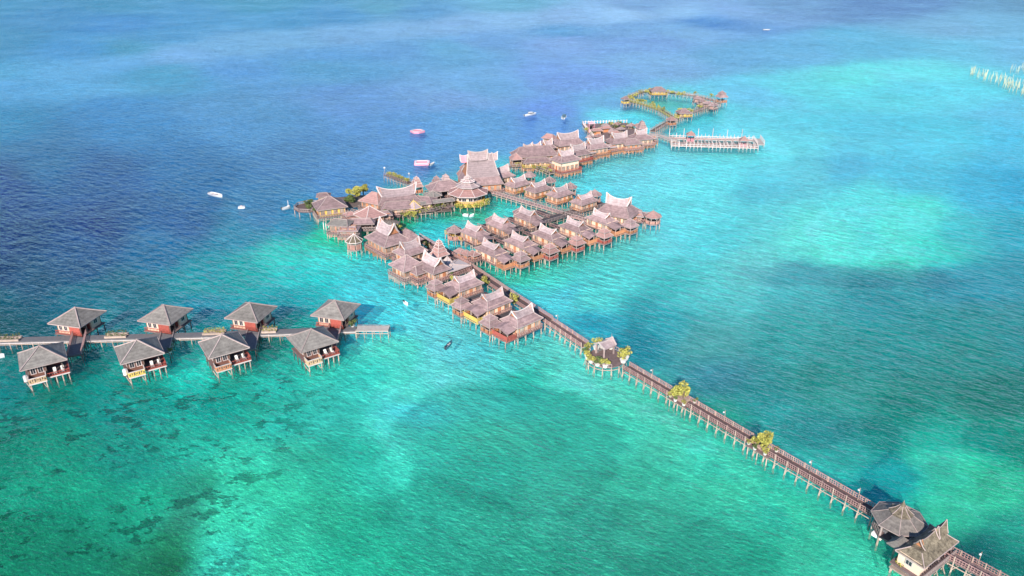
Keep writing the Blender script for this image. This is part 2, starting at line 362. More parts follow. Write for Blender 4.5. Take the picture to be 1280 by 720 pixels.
ADJ = [(-0.141,-0.222,-0.339),(-0.135,-0.222,-0.339),(-0.141,-0.231,-0.387),(-0.149,-0.225,-0.403),(-0.115,-0.192,-0.409),(-0.1,-0.184,-0.403),(-0.077,-0.238,-0.409),(-0.092,-0.24,-0.414),(-0.075,-0.204,-0.335),(-0.035,-0.101,-0.305),(-0.035,-0.101,-0.305),(-0.126,-0.177,-0.288),(-0.132,-0.172,-0.341),(-0.12,-0.161,-0.309),(-0.097,-0.142,-0.259),(-0.104,-0.153,-0.309),(-0.085,-0.136,-0.311),(0.003,-0.138,-0.29),(-0.008,-0.1,-0.297),(-0.101,-0.14,-0.23),(-0.107,-0.153,-0.219),(-0.085,-0.129,-0.217),(-0.074,-0.158,-0.269),(-0.065,-0.128,-0.284),(-0.031,-0.138,-0.268),(-0.023,-0.117,-0.308),(-0.054,-0.191,-0.229),(-0.062,-0.175,-0.231),(-0.084,-0.155,-0.213),(-0.081,-0.15,-0.244),(-0.064,-0.116,-0.207),(-0.072,-0.123,-0.264),(-0.048,-0.168,-0.265),(-0.035,-0.12,-0.18),(-0.035,-0.171,-0.229),(-0.058,-0.139,-0.192),(-0.075,-0.115,-0.181),(-0.075,-0.124,-0.193),(-0.07,-0.117,-0.204),(-0.027,-0.1,-0.157),(-0.023,-0.108,-0.157),(-0.032,-0.123,-0.161),(-0.054,-0.119,-0.17),(-0.078,-0.092,-0.181),(-0.068,-0.071,-0.098),(-0.043,0.36,-0.066),(-0.023,-0.102,-0.154),(-0.026,-0.102,-0.154),(-0.031,-0.078,-0.141),(-0.044,0.015,-0.125),(-0.049,-0.044,-0.169),(-0.054,0.051,-0.116),(-0.012,0.083,0.019),(0.01,0.055,0.055),(-0.032,-0.046,-0.087),(-0.028,-0.035,-0.122),(-0.041,0.066,-0.06),(0.012,0.0,0.009),(0.04,0.0,0.027),(-0.009,-0.102,-0.154),(-0.013,0.119,0.016),(-0.017,0.152,0.022),(-0.028,-0.005,-0.089),(0.011,0.074,0.136),(0.015,0.083,-0.06),(-0.008,0.082,0.023),(-0.02,0.058,0.003),(-0.021,0.067,0.012),(-0.014,0.442,0.278),(-0.018,0.048,-0.01),(-0.007,0.149,0.065),(0.009,0.379,0.202),(0.014,0.195,0.069),(0.019,0.291,0.13),(-0.012,0.087,-0.003),(-0.009,0.063,-0.021),(-0.008,0.034,-0.035),(-0.004,0.068,-0.009),(-0.001,0.09,-0.01),(0.012,0.168,0.035),(0.01,0.004,-0.035),(0.029,0.212,0.161),(0.012,0.069,-0.018),(0.017,0.144,0.003),(-0.004,0.09,-0.009),(0.001,0.084,-0.003),(0.002,0.109,0.009),(-0.004,-0.005,-0.048),(0.014,0.08,0.009),(-0.001,-0.016,-0.063),(0.001,0.161,0.018),(0.014,0.208,0.054),(0.013,0.106,-0.004),(0.016,0.277,0.114),(0.007,0.137,0.019),(0.026,0.037,-0.112),(0.034,0.17,0.066),(0.05,0.0,-0.048),(0.032,0.299,0.122),(0.048,0.291,0.159),(0.022,0.279,0.11),(0.002,0.035,-0.044),(0.004,0.022,-0.041),(0.03,0.316,0.127),(0.002,0.04,-0.028),(-0.0,0.049,-0.031),(0.044,0.17,0.147),(0.071,0.0,0.047),(0.031,0.083,0.17),(-0.019,0.069,-0.051),(0.022,0.282,0.099),(0.036,0.311,0.123),(0.043,0.153,0.063),(0.023,0.127,0.031),(-0.011,0.059,-0.048),(-0.008,0.127,0.015),(-0.019,-0.084,-0.083),(0.003,0.105,-0.024),(-0.004,0.064,-0.016),(0.025,0.236,0.125),(0.013,0.106,-0.005),(0.011,0.128,0.022),(0.003,0.107,0.013),(0.027,0.072,-0.031),(0.018,0.123,0.001),(0.027,0.143,0.025),(0.012,0.147,0.039),(0.015,0.327,0.105),(0.006,0.162,-0.026),(0.024,0.203,0.064),(0.017,0.136,-0.033),(-0.039,-0.008,-0.076),(0.016,0.119,-0.019),(0.019,0.065,-0.04),(-0.006,0.0,-0.177),(0.007,0.0,-0.237),(0.038,0.009,-0.0),(0.022,0.195,0.162),(-0.062,0.004,-0.137),(-0.04,0.049,-0.059),(-0.029,0.019,-0.081),(-0.006,0.014,-0.107),(-0.017,0.031,-0.124),(-0.059,0.052,-0.093),(-0.068,-0.053,-0.144),(-0.075,-0.055,-0.148),(-0.086,-0.058,-0.186),(-0.061,-0.068,-0.166),(-0.053,-0.014,-0.11),(-0.053,-0.066,-0.16),(-0.056,-0.051,-0.145),(-0.017,0.002,-0.047),(-0.032,0.062,-0.024),(-0.058,-0.05,-0.132),(-0.035,-0.058,-0.125),(-0.027,-0.068,-0.142),(-0.029,0.062,-0.09),(-0.021,0.272,-0.019),(-0.029,-0.029,-0.093),(-0.028,-0.002,-0.082),(-0.003,0.081,-0.023),(-0.0,0.18,0.031),(-0.0,0.18,0.031),(-0.003,-0.101,-0.121),(-0.003,0.252,0.05),(-0.02,-0.037,-0.078),(0.013,0.18,0.012),(-0.006,0.041,-0.045),(-0.012,-0.046,-0.068),(-0.006,0.041,-0.045),(-0.032,0.167,-0.018),(-0.031,0.028,-0.083),(-0.035,0.0,-0.222),(-0.081,0.0,-0.311),(-0.077,0.0,-0.338),(-0.076,0.0,-0.276),(-0.087,-0.075,-0.281),(-0.073,-0.052,-0.214),(-0.05,-0.039,-0.23),(-0.064,-0.031,-0.175),(-0.084,-0.068,-0.2),(-0.038,-0.04,-0.21),(-0.035,0.017,-0.153),(-0.049,-0.04,-0.19),(-0.015,0.018,-0.199),(-0.046,0.028,-0.178),(-0.084,-0.114,-0.278),(-0.029,0.037,0.0),(0.022,0.0,0.0),(-0.066,-0.085,-0.223),(-0.06,-0.03,-0.183),(-0.073,-0.051,-0.193),(-0.102,-0.05,-0.192),(-0.065,-0.065,-0.256),(-0.078,-0.067,-0.281),(-0.076,-0.059,-0.259),(-0.04,-0.088,-0.268),(-0.039,-0.117,-0.292),(-0.018,0.187,0.083),(-0.027,-0.049,-0.222),(-0.065,-0.048,-0.279),(-0.059,-0.059,-0.309),(-0.043,-0.021,-0.291),(-0.059,-0.072,-0.306),(-0.065,-0.052,-0.268),(-0.045,-0.077,-0.293),(-0.064,-0.147,-0.317),(-0.078,-0.133,-0.316),(-0.054,-0.08,-0.298),(-0.035,-0.101,-0.305),(-0.064,-0.141,-0.315),(-0.016,-0.129,-0.326),(-0.025,0.228,0.17),(-0.034,-0.141,-0.28),(-0.018,0.336,0.0),(-0.066,-0.097,-0.3),(-0.049,-0.141,-0.265),(-0.028,0.291,0.228),(0.003,0.144,0.109),(-0.067,-0.1,-0.214),(-0.051,0.076,-0.139),(-0.027,0.228,0.114),(0.019,0.461,0.253),(0.005,0.365,0.236),(0.004,0.627,0.54),(0.015,0.377,0.105),(0.015,0.377,0.105),(-0.053,0.393,-0.091),(0.015,0.252,0.019),(-0.0,0.09,-0.068),(0.015,0.377,0.105),(0.021,0.652,0.281),(0.013,0.359,-0.005),(-0.097,-0.142,-0.259),(-0.073,-0.096,-0.235),(-0.069,-0.125,-0.243),(-0.029,-0.114,-0.251),(-0.055,-0.145,-0.321),(-0.044,-0.131,-0.31),(-0.048,-0.168,-0.344),(-0.012,-0.125,-0.306),(-0.012,-0.137,-0.329),(0.01,-0.108,-0.312),(0.006,-0.148,-0.344),(0.113,0.005,-0.219),(0.051,-0.053,-0.272),(0.01,-0.121,-0.299),(-0.154,-0.239,-0.309),(-0.133,-0.202,-0.331),(-0.145,-0.215,-0.334),(-0.165,-0.27,-0.381),(-0.127,-0.244,-0.366),(-0.144,-0.203,-0.293),(-0.128,-0.197,-0.322),(-0.105,-0.179,-0.277),(-0.096,-0.172,-0.288),(-0.084,-0.171,-0.305),(-0.07,-0.185,-0.325),(-0.164,-0.23,-0.407),(-0.056,-0.167,-0.348),(-0.199,-0.334,-0.436),(-0.141,-0.228,-0.335),(-0.081,-0.135,-0.253),(-0.035,-0.123,-0.148),(-0.025,-0.105,-0.167),(-0.026,-0.139,-0.283),(-0.077,-0.139,-0.241),(-0.051,-0.082,-0.167),(0.008,0.0,0.009),(0.017,0.074,0.138),(0.054,0.379,0.165),(0.016,0.116,-0.01),(0.011,0.13,0.029),(-0.001,0.143,0.012),(-0.014,0.12,0.051),(0.032,0.264,0.107),(-0.024,-0.137,-0.072),(-0.025,0.097,-0.019),(-0.058,-0.031,-0.125),(-0.068,0.0,-0.163),(-0.018,-0.02,-0.221),(-0.058,-0.074,-0.264),(-0.05,-0.038,-0.229),(-0.029,-0.302,-0.236),(0.002,0.341,0.141),(0.04,0.086,-0.057),(-0.027,-0.09,-0.295),(-0.046,-0.172,-0.318),(0.015,0.035,0.029),(-0.009,-0.013,-0.095),(0.042,0.328,0.132),(-0.079,-0.17,-0.233)]
cv = [(x, ym(y), tuple(min(.95, max(.002, c * 1.25 + (ADJ[i][k] if i < len(ADJ) else 0))) for k, c in enumerate(s2l((r, g, b))))) for i, (x, y, r, g, b) in enumerate(pts)]
kd = mathutils.kdtree.KDTree(len(cv))
for i, c in enumerate(cv): kd.insert((c[0], c[1], 0), i)
kd.balance()
from mathutils import noise as mn
def water_colour(x, y, z=0., bed=False):
    px, py = to_px(x, y, z)
    px = max(-200, min(1480, px)); py = max(-70, min(800, py))
    q = Vector((x / 26, y / 26, 0)); g = min(4 + .022 * max(0, py - 60), .06 * max(10, py))
    px += mn.noise(q) * g * 1.6 + mn.noise(q * 2.7 + Vector((7, 3, 0))) * g * .9 + mn.noise(q * 7 + Vector((4, 2, 5))) * g * .6
    py += mn.noise(q + Vector((3, 1, 8))) * g + mn.noise(q * 2.7 + Vector((1, 9, 5))) * g * .6 + mn.noise(q * 7 + Vector((1, 2, 5))) * g * .35
    near = kd.find_n((px, ym(py), 0), 9); r = near[-1][2]; R_ = G_ = B_ = W_ = 0.
    for co, i, d in near:
        ww = (max(0, 1 - d / (r * 1.001)) ** 2) / (d * d + 120) ** 1.35; c = cv[i][2]
        R_ += c[0] * ww; G_ += c[1] * ww; B_ += c[2] * ww; W_ += ww
    f = [v ** 1.9 for v in feature(px, py)] if bed else (1, 1, 1); return (min(.95, R_ / W_ * f[0]), min(.95, G_ / W_ * f[1]), min(.95, B_ / W_ * f[2]))
FEAT = [  # place in the photograph, half sizes, tilt (deg), softness, colour factor: sand tongues, weed beds, reef patches, pavilion's cast shadow painted in
 (288, 668, 48, 92, -4, .16, (1.03, 1.03, 1.0)), (214, 690, 18, 80, 14, .4, (.85, .80, .74)), (268, 588, 34, 20, -20, .4, (1.03, 1.03, 1.0)),
 (640, 560, 145, 84, 4, .07, (.62, .72, .74)), (503, 512, 38, 62, 10, .2, (1.12, 1.06, 1.04)), (562, 512, 14, 46, -6, .4, (1.15, 1.10, 1.06)),
 (1092, 292, 96, 34, 4, .07, (1.25, 1.14, 1.08)), (1150, 322, 62, 15, 4, .25, (1.3, 1.12, 1.08)), (1060, 347, 135, 18, 3, .25, (.78, .76, .82)),
 (1190, 598, 108, 38, 6, .12, (1.3, 1.2, 1.12)), (1200, 545, 140, 18, 5, .4, (.85, .82, .86)), (1098, 595, 32, 34, 30, .3, (.6, .72, .85)),
 (930, 600, 180, 11, 36, .4, (1.35, 1.14, 1.10)), (760, 500, 90, 14, 22, .4, (1.3, 1.10, 1.07)), (1000, 480, 90, 30, 10, .5, (.85, .86, .86)),
 (390, 535, 62, 50, -30, .4, (1.0, .88, .90)), (440, 610, 50, 84, 5, .3, (.85, .86, .86)), (850, 690, 110, 46, 20, .2, (.78, .80, .80)),
 (350, 640, 24, 70, 8, .3, (.9, .9, .9)), (1010, 180, 110, 16, 4, .4, (1.2, 1.06, 1.02)), (720, 262, 60, 12, 8, .4, (1.2, 1.08, 1.06)), (455, 470, 60, 30, -20, .4, (.9, .92, .92)),
]
def feature(px, py):
    f = [1., 1., 1.]
    for cx, cy, rx, ry, a, soft, g in FEAT:
        c, n = math.cos(R(a)), math.sin(R(a)); u = ((px - cx) * c + (py - cy) * n) / rx; v = (-(px - cx) * n + (py - cy) * c) / ry
        d = math.sqrt(u * u + v * v); k = min(1, max(0, (1 - d) / soft + .5)); k = k * k * (3 - 2 * k)
        for i in range(3): f[i] *= 1 + (g[i] - 1) * k
    return f
def axis(stops):
    out = []
    for a, b, s in stops:
        n = max(1, round((b - a) / s)); out += [a + (b - a) * i / n for i in range(n)]
    return out + [stops[-1][1]]
xs = axis([(-9000, -3000, 2000), (-3000, -900, 150), (-900, -260, 12), (-260, -130, 3.5), (-130, 150, 2.), (150, 320, 3.5), (320, 900, 12), (900, 3000, 150), (3000, 9000, 2000)])
ys = axis([(-400, 40, 60), (40, 74, 6), (74, 220, 1.7), (220, 420, 3.), (420, 760, 7), (760, 1500, 18), (1500, 4000, 150), (4000, 16000, 2000)])
def sheet(name, m, z, colf=None, kind='structure'):
    nx, ny = len(xs), len(ys)
    V = [(x, y, z) for y in ys for x in xs]
    Fc = [(j * nx + i, j * nx + i + 1, (j + 1) * nx + i + 1, (j + 1) * nx + i) for j in range(ny - 1) for i in range(nx - 1)]
    me = bpy.data.meshes.new(name); me.from_pydata(V, [], Fc); me.materials.append(m)
    ca = me.color_attributes.new('tint', 'FLOAT_COLOR', 'POINT'); buf = []
    for c in colf: buf += [*c, 1.]
    ca.data.foreach_set('color', buf)
    o = bpy.data.objects.new(name, me); col.objects.link(o); o['kind'] = kind
    return o
cols = [water_colour(x, y) for y in ys for x in xs]
cols_bed = [water_colour(x, y, -4.2, True) for y in ys for x in xs]

def water_mat(bed):
    m = bpy.data.materials.new('seabed' if bed else 'water'); m.use_nodes = True; t = m.node_tree; N = t.nodes; Lk = t.links
    b = N['Principled BSDF']; out = N['Material Output']
    at_ = N.new('ShaderNodeAttribute'); at_.attribute_name = 'tint'
    geo = N.new('ShaderNodeNewGeometry')
    def noise(scale, detail=4, rough=.6, vec=None, dist=0.):
        n = N.new('ShaderNodeTexNoise'); n.inputs['Scale'].default_value = scale; n.inputs['Detail'].default_value = detail
        n.inputs['Roughness'].default_value = rough; n.inputs['Distortion'].default_value = dist
        Lk.new(vec or geo.outputs['Position'], n.inputs['Vector']); return n.outputs['Fac']
    def rng(s, a, b_, c, d):
        r = N.new('ShaderNodeMapRange'); r.inputs[1].default_value = a; r.inputs[2].default_value = b_
        r.inputs[3].default_value = c; r.inputs[4].default_value = d; Lk.new(s, r.inputs[0]); return r.outputs[0]
    def mul(a, b_):
        x = N.new('ShaderNodeMix'); x.data_type = 'RGBA'; x.blend_type = 'MULTIPLY'; x.inputs[0].default_value = 1
        Lk.new(a, x.inputs[6]); Lk.new(b_, x.inputs[7]); return x.outputs[2]
    def math_(op, a, b_):
        x = N.new('ShaderNodeMath'); x.operation = op
        for k, s in enumerate((a, b_)):
            if isinstance(s, (int, float)): x.inputs[k].default_value = s
            else: Lk.new(s, x.inputs[k])
        return x.outputs[0]
    c = at_.outputs['Color']
    # patchy bottom: weed, sand and rubble
    c = mul(c, rng(noise(.035, 4, .65), .3, .7, .86, 1.16))
    if bed: c = mul(c, rng(noise(.16, 5, .75, dist=.8), .3, .7, .72, 1.34))
    # dark coral heads on the inshore flat (lower left)
    sx = N.new('ShaderNodeSeparateXYZ'); Lk.new(geo.outputs['Position'], sx.inputs[0])
    reg = math_('MULTIPLY', rng(sx.outputs[0], -50, -32, 1, 0), rng(sx.outputs[1], 160, 148, 0, 1))
    big = rng(noise(.05, 2, .5), .38, .5, 0, 1)
    mp = N.new('ShaderNodeMapping'); mp.inputs['Scale'].default_value = (.75, 1.1, 1); Lk.new(geo.outputs['Position'], mp.inputs[0])
    spot = rng(noise(.36, 5, .6, vec=mp.outputs[0]), .55, .58, 0, 1)
    k = math_('MULTIPLY', math_('MULTIPLY', reg, big), spot)
    dk = rng(k, 0, 1, 1, .16)
    if bed: c = mul(c, dk)
    # pale rubble flecks
    reg2 = math_('MULTIPLY', rng(sx.outputs[0], -75, -50, 0, 1), rng(sx.outputs[1], 160, 120, 0, 1))
    fl = rng(noise(.9, 3, .7, dist=1.), .60, .68, 0, 1)
    if bed: c = mul(c, rng(math_('MULTIPLY', reg2, fl), 0, 1, 1, 1.3))
    if bed: c = mul(c, rng(noise(.5, 4, .72, dist=1.3), .34, .66, .78, 1.15))
    Lk.new(c, b.inputs['Base Color'])
    b.inputs['Roughness'].default_value = 1; b.inputs['Specular IOR Level'].default_value = 0
    b.inputs['Roughness'].default_value = 1; b.inputs['Specular IOR Level'].default_value = 0
    # wind ripples
    def ripples(rot, sxx, syy, scale, detail):
        q = N.new('ShaderNodeMapping'); q.inputs['Rotation'].default_value = (0, 0, R(rot))
        Lk.new(geo.outputs['Position'], q.inputs[0])
        q2 = N.new('ShaderNodeMapping'); q2.inputs['Scale'].default_value = (sxx, syy, 1); Lk.new(q.outputs[0], q2.inputs[0])
        return noise(scale, detail, .55, vec=q2.outputs[0], dist=.25)
    h1 = ripples(38, .46, 1., .44, 3); h2 = ripples(24, .6, 1., 1.25, 2); h3 = ripples(55, .8, 1., 3.2, 2)
    gust = rng(noise(.016, 4, .6), .35, .65, .5, 1.1)
    hh = math_('ADD', math_('MULTIPLY', h1, rng(sx.outputs[1], 100, 215, .30, 1.2)), math_('ADD', math_('MULTIPLY', h2, .30), math_('MULTIPLY', h3, .13)))
    hh = math_('MULTIPLY', hh, gust)
    bp = N.new('ShaderNodeBump'); bp.inputs['Strength'].default_value = 1.; bp.inputs['Distance'].default_value = 1.3 if bed else 2.5
    Lk.new(hh, bp.inputs['Height']); Lk.new(bp.outputs[0], b.inputs['Normal'])
    if bed: return m   # wave bump repeated on the bed to imitate light rippling through water
    bp2 = N.new('ShaderNodeBump'); bp2.inputs['Strength'].default_value = 1.; bp2.inputs['Distance'].default_value = 1.7
    Lk.new(hh, bp2.inputs['Height'])
    tr = N.new('ShaderNodeBsdfTransparent'); mx = N.new('ShaderNodeMixShader')
    mx.inputs[0].default_value = .20
    Lk.new(tr.outputs[0], mx.inputs[1]); Lk.new(b.outputs[0], mx.inputs[2])
    gl = N.new('ShaderNodeBsdfGlossy'); gl.inputs['Roughness'].default_value = .22; gl.inputs['Color'].default_value = (.62, .88, 1, 1); Lk.new(bp2.outputs[0], gl.inputs['Normal'])
    fr = N.new('ShaderNodeFresnel'); fr.inputs['IOR'].default_value = 1.33; Lk.new(bp2.outputs[0], fr.inputs['Normal'])
    mg = N.new('ShaderNodeMixShader'); Lk.new(math_('MULTIPLY', fr.outputs[0], .75), mg.inputs[0])
    Lk.new(mx.outputs[0], mg.inputs[1]); Lk.new(gl.outputs[0], mg.inputs[2]); Lk.new(mg.outputs[0], out.inputs[0])
    return m
sheet('water', water_mat(False), 0., cols)
sheet('seabed', water_mat(True), -4.2, cols_bed)
A42, AM48 = R(42), R(-49)
DZ = 2.0                                  # deck height over the water

# ------------------------------------------------------------------ walkways
def boardwalk(name, label, pts, w, rail='pink', bent=1.95, dz=DZ, deck_m='deck_brown', stilt_m='post_wood', brace=True, cat='boardwalk', group=None, gaps=(), tall=0., rail_m=None):
    p0 = pts[0]; t = thing(name, label, cat, (p0.x, p0.y, 0), 0, group)
    P = [Vector((p.x - p0.x, p.y - p0.y, 0)) for p in pts]
    dk = MB(); nearr = MB(); farr = MB(); br = MB()
    # mitred deck edge
    nrm = []
    for i in range(len(P)):
        a = (P[i] - P[i - 1]).normalized() if i else None
        b = (P[i + 1] - P[i]).normalized() if i < len(P) - 1 else None
        d = ((a or b) + (b or a)).normalized(); n = Vector((-d.y, d.x, 0)); k = 1 / max(.5, n.dot(Vector((-(a or b).y, (a or b).x, 0)))); nrm.append(n * k * w / 2)
    for i in range(len(P) - 1):
        a, b = P[i], P[i + 1]; na, nb = nrm[i], nrm[i + 1]; z0, z1 = dz - .22, dz
        V = [a - na, b - nb, b + nb, a + na]
        dk.add([(v.x, v.y, z0) for v in V] + [(v.x, v.y, z1) for v in V], [(3, 2, 1, 0), (4, 5, 6, 7), (0, 1, 5, 4), (1, 2, 6, 5), (2, 3, 7, 6), (3, 0, 4, 7)])
    dk.build('deck', deck_m, t)
    if rail:
        for sgn, mb in ((-1, nearr), (1, farr)):
            for i in range(len(P) - 1):
                a = P[i] + sgn * nrm[i] * .96; b = P[i + 1] + sgn * nrm[i + 1] * .96
                if rail == 'low':
                    mb.beam((a.x, a.y, dz + .25), (b.x, b.y, dz + .25), .12, .1)
                    n = max(1, round((b - a).length / 2))
                    for k in range(n + 1):
                        q = a.lerp(b, k / n); mb.beam((q.x, q.y, dz), (q.x, q.y, dz + .25), .1)
                else:
                    lattice(mb, a.x, a.y, b.x, b.y, dz, dz + .95, .42 if rail == 'pink' else 1.4, .075 if rail == 'pink' else .09, cross=False); mb.beam((a.x, a.y, dz + .5), (b.x, b.y, dz + .5), .07)
        m_ = rail_m or ('rail_pink' if rail == 'pink' else 'trim')
        nearr.build('railing', m_, t); farr.build('railing', m_, t)
    # bents: two stilts, knee braces, a cross beam
    for i in range(len(P) - 1):
        a, b = P[i], P[i + 1]; Ln = (b - a).length; n = max(1, round(Ln / bent)); d = (b - a).normalized(); nn = Vector((-d.y, d.x, 0)) * w / 2
        for k in range(n + (1 if i == len(P) - 2 else 0)):
            c = a.lerp(b, k / n)
            for s in (-1, 1):
                q = c + nn * s * .94
                so = stilt(t, q.x, q.y, dz + (tall if (k % 3 == 0) else 0) + (1.1 if brace else -.1), stilt_m, .11); so.rotation_euler = (math.sin(k * 7.3 + s) * .03, math.cos(k * 4.1 + s * 2) * .03, 0)
                if brace:
                    o = c + nn * s * 1.35
                    br.beam((o.x, o.y, -.6), (q.x, q.y, dz - .5), .1)
                    e = q + d * .75; br.beam((e.x, e.y, dz - .3), (q.x, q.y, .4), .09)
            p, q = c - nn, c + nn; br.beam((p.x, p.y, dz - .32), (q.x, q.y, dz - .32), .12, .18)
        for s in (-1, 1):
            p, q = a + nn * s, b + nn * s; br.beam((p.x, p.y, dz - .75), (q.x, q.y, dz - .75), .09, .14)
    br.build('bracing', stilt_m, t)
    return t

def stilt_grid(t, l, w, top, dx=0, dy=0, sp=2.4, m='post_wood', inner=False, r=.13):
    nx = max(1, round(l / sp)); ny = max(1, round(w / sp))
    for i in range(nx + 1):
        for j in range(ny + 1):
            if 0 < i < nx and 0 < j < ny and not inner: continue
            stilt(t, dx - l / 2 + l * i / nx, dy - w / 2 + w * j / ny, top, m, r)

# ------------------------------------------------------------------ overwater villa with swept ridge
def make_villa(name, label, group, L_=8.4, W_=6.6, tail=2.6, panel='red_panel', wall='cream_wall', roof='shingle', flip=1, rail='rail_pink', h=0., lr=6.6, up=.8, ub=5.4, uw=2.8, uh=1.1, back=True, panels=True):
    t = thing(name, label, 'villa', (0, 0, 0), 0, group)
    ez, tz = 4.5 + h, 5.75 + h
    tx = flip * (L_ / 2 + tail / 2 - .3)
    dk = MB().box(0, 0, DZ - .25, DZ, L_ - .2, W_ - .2)
    if tail: dk.box(tx, 0, DZ - .24, DZ - .01, tail + .8, W_ * .8)
    dk.build('deck', 'deck_wood', t)
    stilt_grid(t, L_ - .7, W_ - .7, DZ - .2)
    if tail: stilt_grid(t, tail, W_ * .7, DZ - .2, tx + flip * .4, 0, 2.6)
    # body
    bl, bw = L_ - 1.1, W_ - 1.2
    MB().box(0, 0, DZ, ez + .35, bl, bw).build('wall', wall, t)
    posts('corner_post', t, [(a * bl / 2, b * bw / 2) for a in (-1, 1) for b in (-1, 1)], DZ, ez + .1, .22, 'post_wood')
    n = 3
    for b in (-1, 1):
        for k in range(n):
            x = -bl / 2 + bl * (k + .5) / n
            if b == -1 and k == 1: add_door(t, x, b * (bw / 2 + .06), DZ + .05, 0 if b == -1 else math.pi)
            else: add_window(t, x, b * (bw / 2 + .05), DZ + 1.25, 1.5, 1.9, 0, frame_m='orange_wall', pane_m='curtained_glass')
    for a in (-1, 1):
        for k in (-1, 1): add_window(t, a * (bl / 2 + .05), k * bw / 4, DZ + 1.25, 1.3, 1.8, R(90), frame_m='orange_wall', pane_m='curtained_glass')
    # roof
    rf = skirt(L_, W_, ez, ub, uw - .1, tz).build('roof', roof, t)
    hips(L_, W_, ez, ub, uw - .1, tz).build('hip_trim', 'trim', rf)
    m, st = saddle(ub, uw, tz - .05, uh, up, lr); u = m.build('upper_roof', 'shingle_pale', t)
    saddle_trim(st).build('bargeboard', 'trim_pale', u); gable_wall(st).build('gable_wall', 'orange_wall', u)
    if tail:
        q = MB(); zz = (ez - .25, ez - .75)
        x0, x1 = flip * (L_ / 2 - .7), flip * (L_ / 2 + tail)
        if x0 > x1: x0, x1 = x1, x0; zz = zz[::-1]
        ww = W_ * .42
        top = [(x0, -ww, zz[0]), (x1, -ww, zz[1]), (x1, 0, zz[1] + .7), (x0, 0, zz[0] + .7), (x0, ww, zz[0]), (x1, ww, zz[1])]
        bot = [(x, y, z - .15) for x, y, z in top]
        q.add(top + bot, [(0, 1, 2, 3), (3, 2, 5, 4), (7, 6, 9, 8), (8, 9, 10, 11), (0, 6, 7, 1), (4, 5, 11, 10), (1, 7, 8, 2), (2, 8, 11, 5), (0, 3, 9, 6), (3, 4, 10, 9)])
        q.build('porch_roof', 'shingle', t)
        pp = MB()
        for y in (-ww + .2, 0, ww - .2): pp.box(flip * (L_ / 2 + tail - .3), y, DZ, ez - .8 + (.6 if y == 0 else 0), .16, .16)
        pp.build('porch_post', 'post_wood', t)
        if panels:
            # slatted screen skirting the porch
            s = MB(); X = flip * (L_ / 2 + tail + .05)
            for k in range(15): s.box(X, -ww + 2 * ww * k / 14, DZ - .5, DZ + 1.15, .06, ww * .115)
            for y in (-ww, ww):
                for k in range(8): s.box(flip * (L_ / 2 + .1 + (tail - .1) * k / 7), y, DZ - .5, DZ + 1.15, .22, .06)
            s.build('screen', panel, t)
    r = MB(); a, b = L_ / 2 - .2, W_ / 2 - .2
    lattice(r, -a, -b, a, -b, DZ, DZ + .9, .8, .07); lattice(r, -a, b, a, b, DZ, DZ + .9, .8, .07); lattice(r, -flip * a, -b, -flip * a, b, DZ, DZ + .9, .8, .07)
    r.build('railing', rail, t)
    c = MB()
    for k in range(4):
        x = -a + 2 * a * k / 3
        c.beam((x, -b - .1, .1), (x, -b + .9, DZ - .3), .09); c.beam((x, -b, DZ - .35), (x, b, DZ - .35), .14, .18)
    c.build('bracing', 'post_wood', t)
    return t

